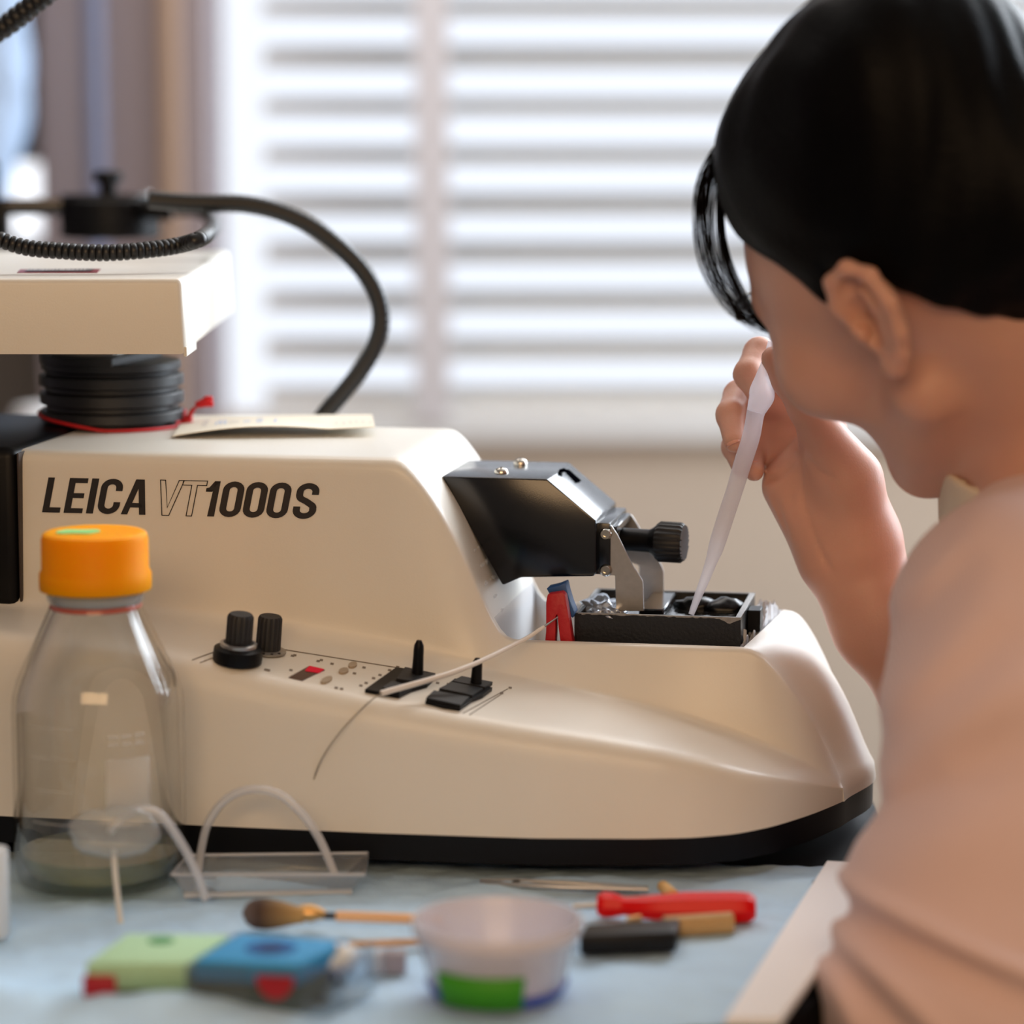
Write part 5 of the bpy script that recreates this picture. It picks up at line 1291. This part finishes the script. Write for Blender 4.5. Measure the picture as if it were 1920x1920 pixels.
def hair_sdf(P):
    q = (P - HC) @ HA
    d = ell(P, H(0, -.022, .032), Rh, HA)
    d = smin(d, ell(P, H(0, .014, .074), (.060, .050, .050), HA), .03)
    d = smin(d, ell(P, H(0, -.050, .085), (.062, .060, .055), HA), .03)
    d = smin(d, ell(P, H(0, -.095, -.01), (.045, .045, .055), HA), .03)       # gathered hair behind
    hh = np.interp(q[:, 1], hf, hu)
    d = d + .0010 * np.sin(q[:, 0] * 300 + q[:, 2] * 160) * np.sin(q[:, 1] * 90)
    d = smax(d, (hh - q[:, 2]) * .75, .010)
    return smax(d, -(PB(P) + .002), .001) if False else d
qs = [(1385, 200), (1385, 400), (1480, 60)]
hairo = grow('hair', hair_sdf, HC - .17, HC + .17, .0022, hairm, person, (0, 0, 0), 1)
# loose fringe strands hanging in front of the brow
print('TEMPLE', [proj(H(*p)) for p in ((.0,.09,.05),(.06,.06,.0),(0,.1,-.03),(0,.07,-.11))])
rnd = random.Random(21); vs = []; fs = []
def strand(ctrl, jit, r0, tipj=1.0, n=6):
    o = [max(-1.6, min(1.6, rnd.gauss(0, 1))) for _ in range(3)]; pts_ = []
    for i, (x_, y_, Y) in enumerate(ctrl):
        w = jit[min(i, len(jit) - 1)]; pts_.append(atY(x_ + o[0] * w, y_ + o[1] * w * .4, Y + o[2] * w * .0004))
    pth = catmull(pts_, n); pth = pth[:int(len(pth) * rnd.uniform(.93, 1.0))]; k = len(pth); tube_geo(pth, list(np.linspace(r0, r0 * .25, k)), 5, vs, fs)
Y0 = 1.50
for k in range(150):
    strand([(1432, 215, Y0), (1392, 240, Y0), (1350, 290, Y0), (1325, 350, Y0), (1320, 430, Y0), (1338, 510, Y0), (1382, 580, Y0), (1442, 630, Y0 - .005)], (10, 10, 12, 13, 13, 13, 12, 7), .00019)
for k in range(110):
    strand([(1432, 240, Y0), (1395, 265, Y0), (1365, 310, Y0), (1352, 370, Y0), (1354, 450, Y0), (1376, 525, Y0), (1408, 585, Y0), (1448, 632, Y0 - .005)], (10, 10, 8, 5, 5, 6, 6, 3), .00019)
for k in range(26):
    strand([(1420, 260, Y0), (1388, 300, Y0), (1370, 350, Y0), (1378, 400, Y0), (1396, 440, Y0)], (8, 6, 6, 5, 4), .00026)
for k in range(60):
    a = rnd.uniform(0, 1); bx = 1560 - 160 * a; by = 0 + 205 * a; strand([(bx + 40, by + 40, Y0), (bx + 8, by + 12, Y0), (bx - 8, by + 16, Y0), (bx - 14, by + 44, Y0)], (4, 6, 8, 12), .00018, n=4)
fringe = mesh('fringe', vs, fs, mat('dark brown fringe hair', (14, 10, 9), .8, spec=.02), person, True); fringe['kind'] = 'stuff'
# ---- blouse
SA, SB, SCx, SD = W(1902, 1178, 1.385), W(1902, 1400, 1.345), W(1852, 1650, 1.315), W(1832, 1860, 1.295)
BL = Body()
BL.cone(SA, SB, .0590, .0600, .01); BL.cone(SB, SCx, .0600, .0630, .01); BL.cone(SCx, SD, .0630, .0680, .01); BL.cone(SD, W(1815, 2150, 1.29), .068, .070, .01)
BL.cone(SA + v3(0.004, .01, .004), NB + v3(.012, .0, -.030), .056, .060, .02)
BL.cone(NB + v3(.02, .01, -.06), W(2230, 1400, 1.53), .085, .125, .04); BL.cone(W(2230, 1400, 1.53), W(2290, 2300, 1.53), .125, .13, .03)
BL.cone(NB + v3(.02, 0, -.03), W(2130, 1170, 1.66), .055, .056, .03); BL.cone(W(2130, 1170, 1.66), W(1985, 1390, 1.62), .056, .050, .02)
ua = (SD - SA) / np.linalg.norm(SD - SA)
def groove(P, pa, pb, Y, w, amp):      # a soft crease running between two spots of the sleeve
    a, b = W(*pa, Y), W(*pb, Y); ab = b - a; n = np.cross(ab, v3(0, 1, -.12)); n /= np.linalg.norm(n)
    t = np.clip(((P - a) @ ab) / (ab @ ab), -.15, 1.15); q = (P - a) @ n; f = np.clip(1 - (np.abs(t - .5) / .68) ** 3, 0, 1)
    near = np.clip((1.42 - P[:, 1]) / .05, 0, 1); return 1.2 * amp * np.exp(-(q / w) ** 2) * f * near
def blouse_sdf(P):
    d = BL(P); c = P.mean(0)
    if c[1] > 1.47: return d
    for pa, pb, w, amp in (((1655, 1300), (1850, 1090), .0075, .0050), ((1690, 1160), (1830, 1010), .006, .0035), ((1660, 1440), (1900, 1220), .010, .0035), ((1650, 1570), (1930, 1390), .012, .0050), ((1600, 1620), (1760, 1480), .008, .0030),
                           ((1600, 1725), (1920, 1860), .009, .0060), ((1580, 1800), (1700, 1930), .006, .0040)): d = d + groove(P, pa, pb, 1.27, w, amp)
    for pa, pb, w, amp in (((1590, 1672), (1925, 1812), .0042, -.0060), ((1575, 1760), (1760, 1925), .005, -.0045), ((1550, 1830), (1600, 1935), .005, -.004), ((1640, 1390), (1900, 1160), .011, -.0035), ((1700, 1400), (1930, 1300), .012, -.003)): d = d + groove(P, pa, pb, 1.27, w, amp)
    return d
blm = mat('pale pink cotton', (226, 182, 170), .85, spec=.2, bump=.35, bscale=1200, bdist=.0004)
nt = blm.node_tree; bb_ = nt.nodes['Principled BSDF']; tc = nt.nodes.new('ShaderNodeTexCoord'); wvn = nt.nodes.new('ShaderNodeTexWave'); wvn.wave_type = 'BANDS'; wvn.bands_direction = 'X'; wvn.inputs['Scale'].default_value = 220; wvn.inputs['Distortion'].default_value = .5
mq = nt.nodes.new('ShaderNodeMix'); mq.data_type = 'RGBA'; mq.inputs[6].default_value = (*lin((218, 184, 176)), 1); mq.inputs[7].default_value = (*lin((228, 198, 192)), 1)
nt.links.new(tc.outputs['Object'], wvn.inputs['Vector']); nt.links.new(wvn.outputs['Fac'], mq.inputs[0]); nt.links.new(mq.outputs[2], bb_.inputs['Base Color'])
bb_.inputs['Sheen Weight'].default_value = .2
blo = grow('blouse', blouse_sdf, (.085, 1.19, -.32), (.56, 1.76, .37), .003, blm, person, (0, 0, 0), 2)
# collar band
CB = Body(); nb_ax = (NB - H(0, -.030, -.040)); nb_ax /= np.linalg.norm(nb_ax)
c0_ = NB - nb_ax * .024
def collar_sdf(P):
    q = P - c0_; t = q @ nb_ax; r = np.linalg.norm(q - t[:, None] * nb_ax, axis=1); rr_ = .074 + .012 * np.clip(t / .03, -1, 1)
    return np.maximum(np.abs(r - rr_) - .0022, np.abs(t - .002) - .024)
grow('collar', collar_sdf, c0_ - .12, c0_ + .12, .0025, mat('pale beige collar cloth', (222, 206, 184), .85), person, (0, 0, 0), 2)
# ---- dropper pipette in the hand
pip = empty('dropper_pipette', (0, 0, 0), 'long translucent plastic dropper pipette held with its tip in the black bath', 'pipette')
cl = [(1446, 640, 1.6000, 6), (1440, 668, 1.600, 8), (1433, 705, 1.600, 16), (1429, 730, 1.600, 23), (1428, 744, 1.600, 24), (1421, 762, 1.5995, 20), (1416, 778, 1.599, 17), (1408, 820, 1.599, 17), (1392, 870, 1.5985, 17), (1377, 920, 1.598, 16), (1362, 965, 1.5975, 16), (1347, 1012, 1.597, 15.5), (1340, 1035, 1.597, 14), (1334, 1052, 1.5965, 11.5), (1322, 1085, 1.596, 9.5), (1308, 1120, 1.5955, 7.5), (1296, 1152, 1.595, 5.5)]
tipz = toW((0, 0, tz - .004)).z
pth = [atY(a, b, c) for a, b, c, d in cl]; rd = [d * c / FPX for a, b, c, d in cl]
pip.location = pth[-1]; 
P_ = catmull([tuple(p) + (r,) for p, r in zip(pth, rd)], 5)
outer_p = [Vector(p[:3]) - pip.location for p in P_]; outer_r = [float(p[3]) for p in P_]
pm_ = mat('translucent polythene', (232, 230, 240), .28, Transmission_Weight=0.0, IOR=1.3)
nt = pm_.node_tree; b0 = nt.nodes['Principled BSDF']; trn = nt.nodes.new('ShaderNodeBsdfTransparent'); tl = nt.nodes.new('ShaderNodeBsdfTranslucent'); tl.inputs[0].default_value = (.88, .87, .93, 1)
m1 = nt.nodes.new('ShaderNodeMixShader'); m1.inputs[0].default_value = .5; m2 = nt.nodes.new('ShaderNodeMixShader'); m2.inputs[0].default_value = .42
nt.links.new(b0.outputs[0], m1.inputs[1]); nt.links.new(tl.outputs[0], m1.inputs[2]); nt.links.new(m1.outputs[0], m2.inputs[1]); nt.links.new(trn.outputs[0], m2.inputs[2]); nt.links.new(m2.outputs[0], nt.nodes['Material Output'].inputs[0])
ib = int(len(outer_p) * .36)
tube('squeeze_bulb', outer_p[:ib + 1], outer_r[:ib + 1], pm_, pip, 24)
tube('stem', outer_p[ib:], outer_r[ib:], pm_, pip, 24)
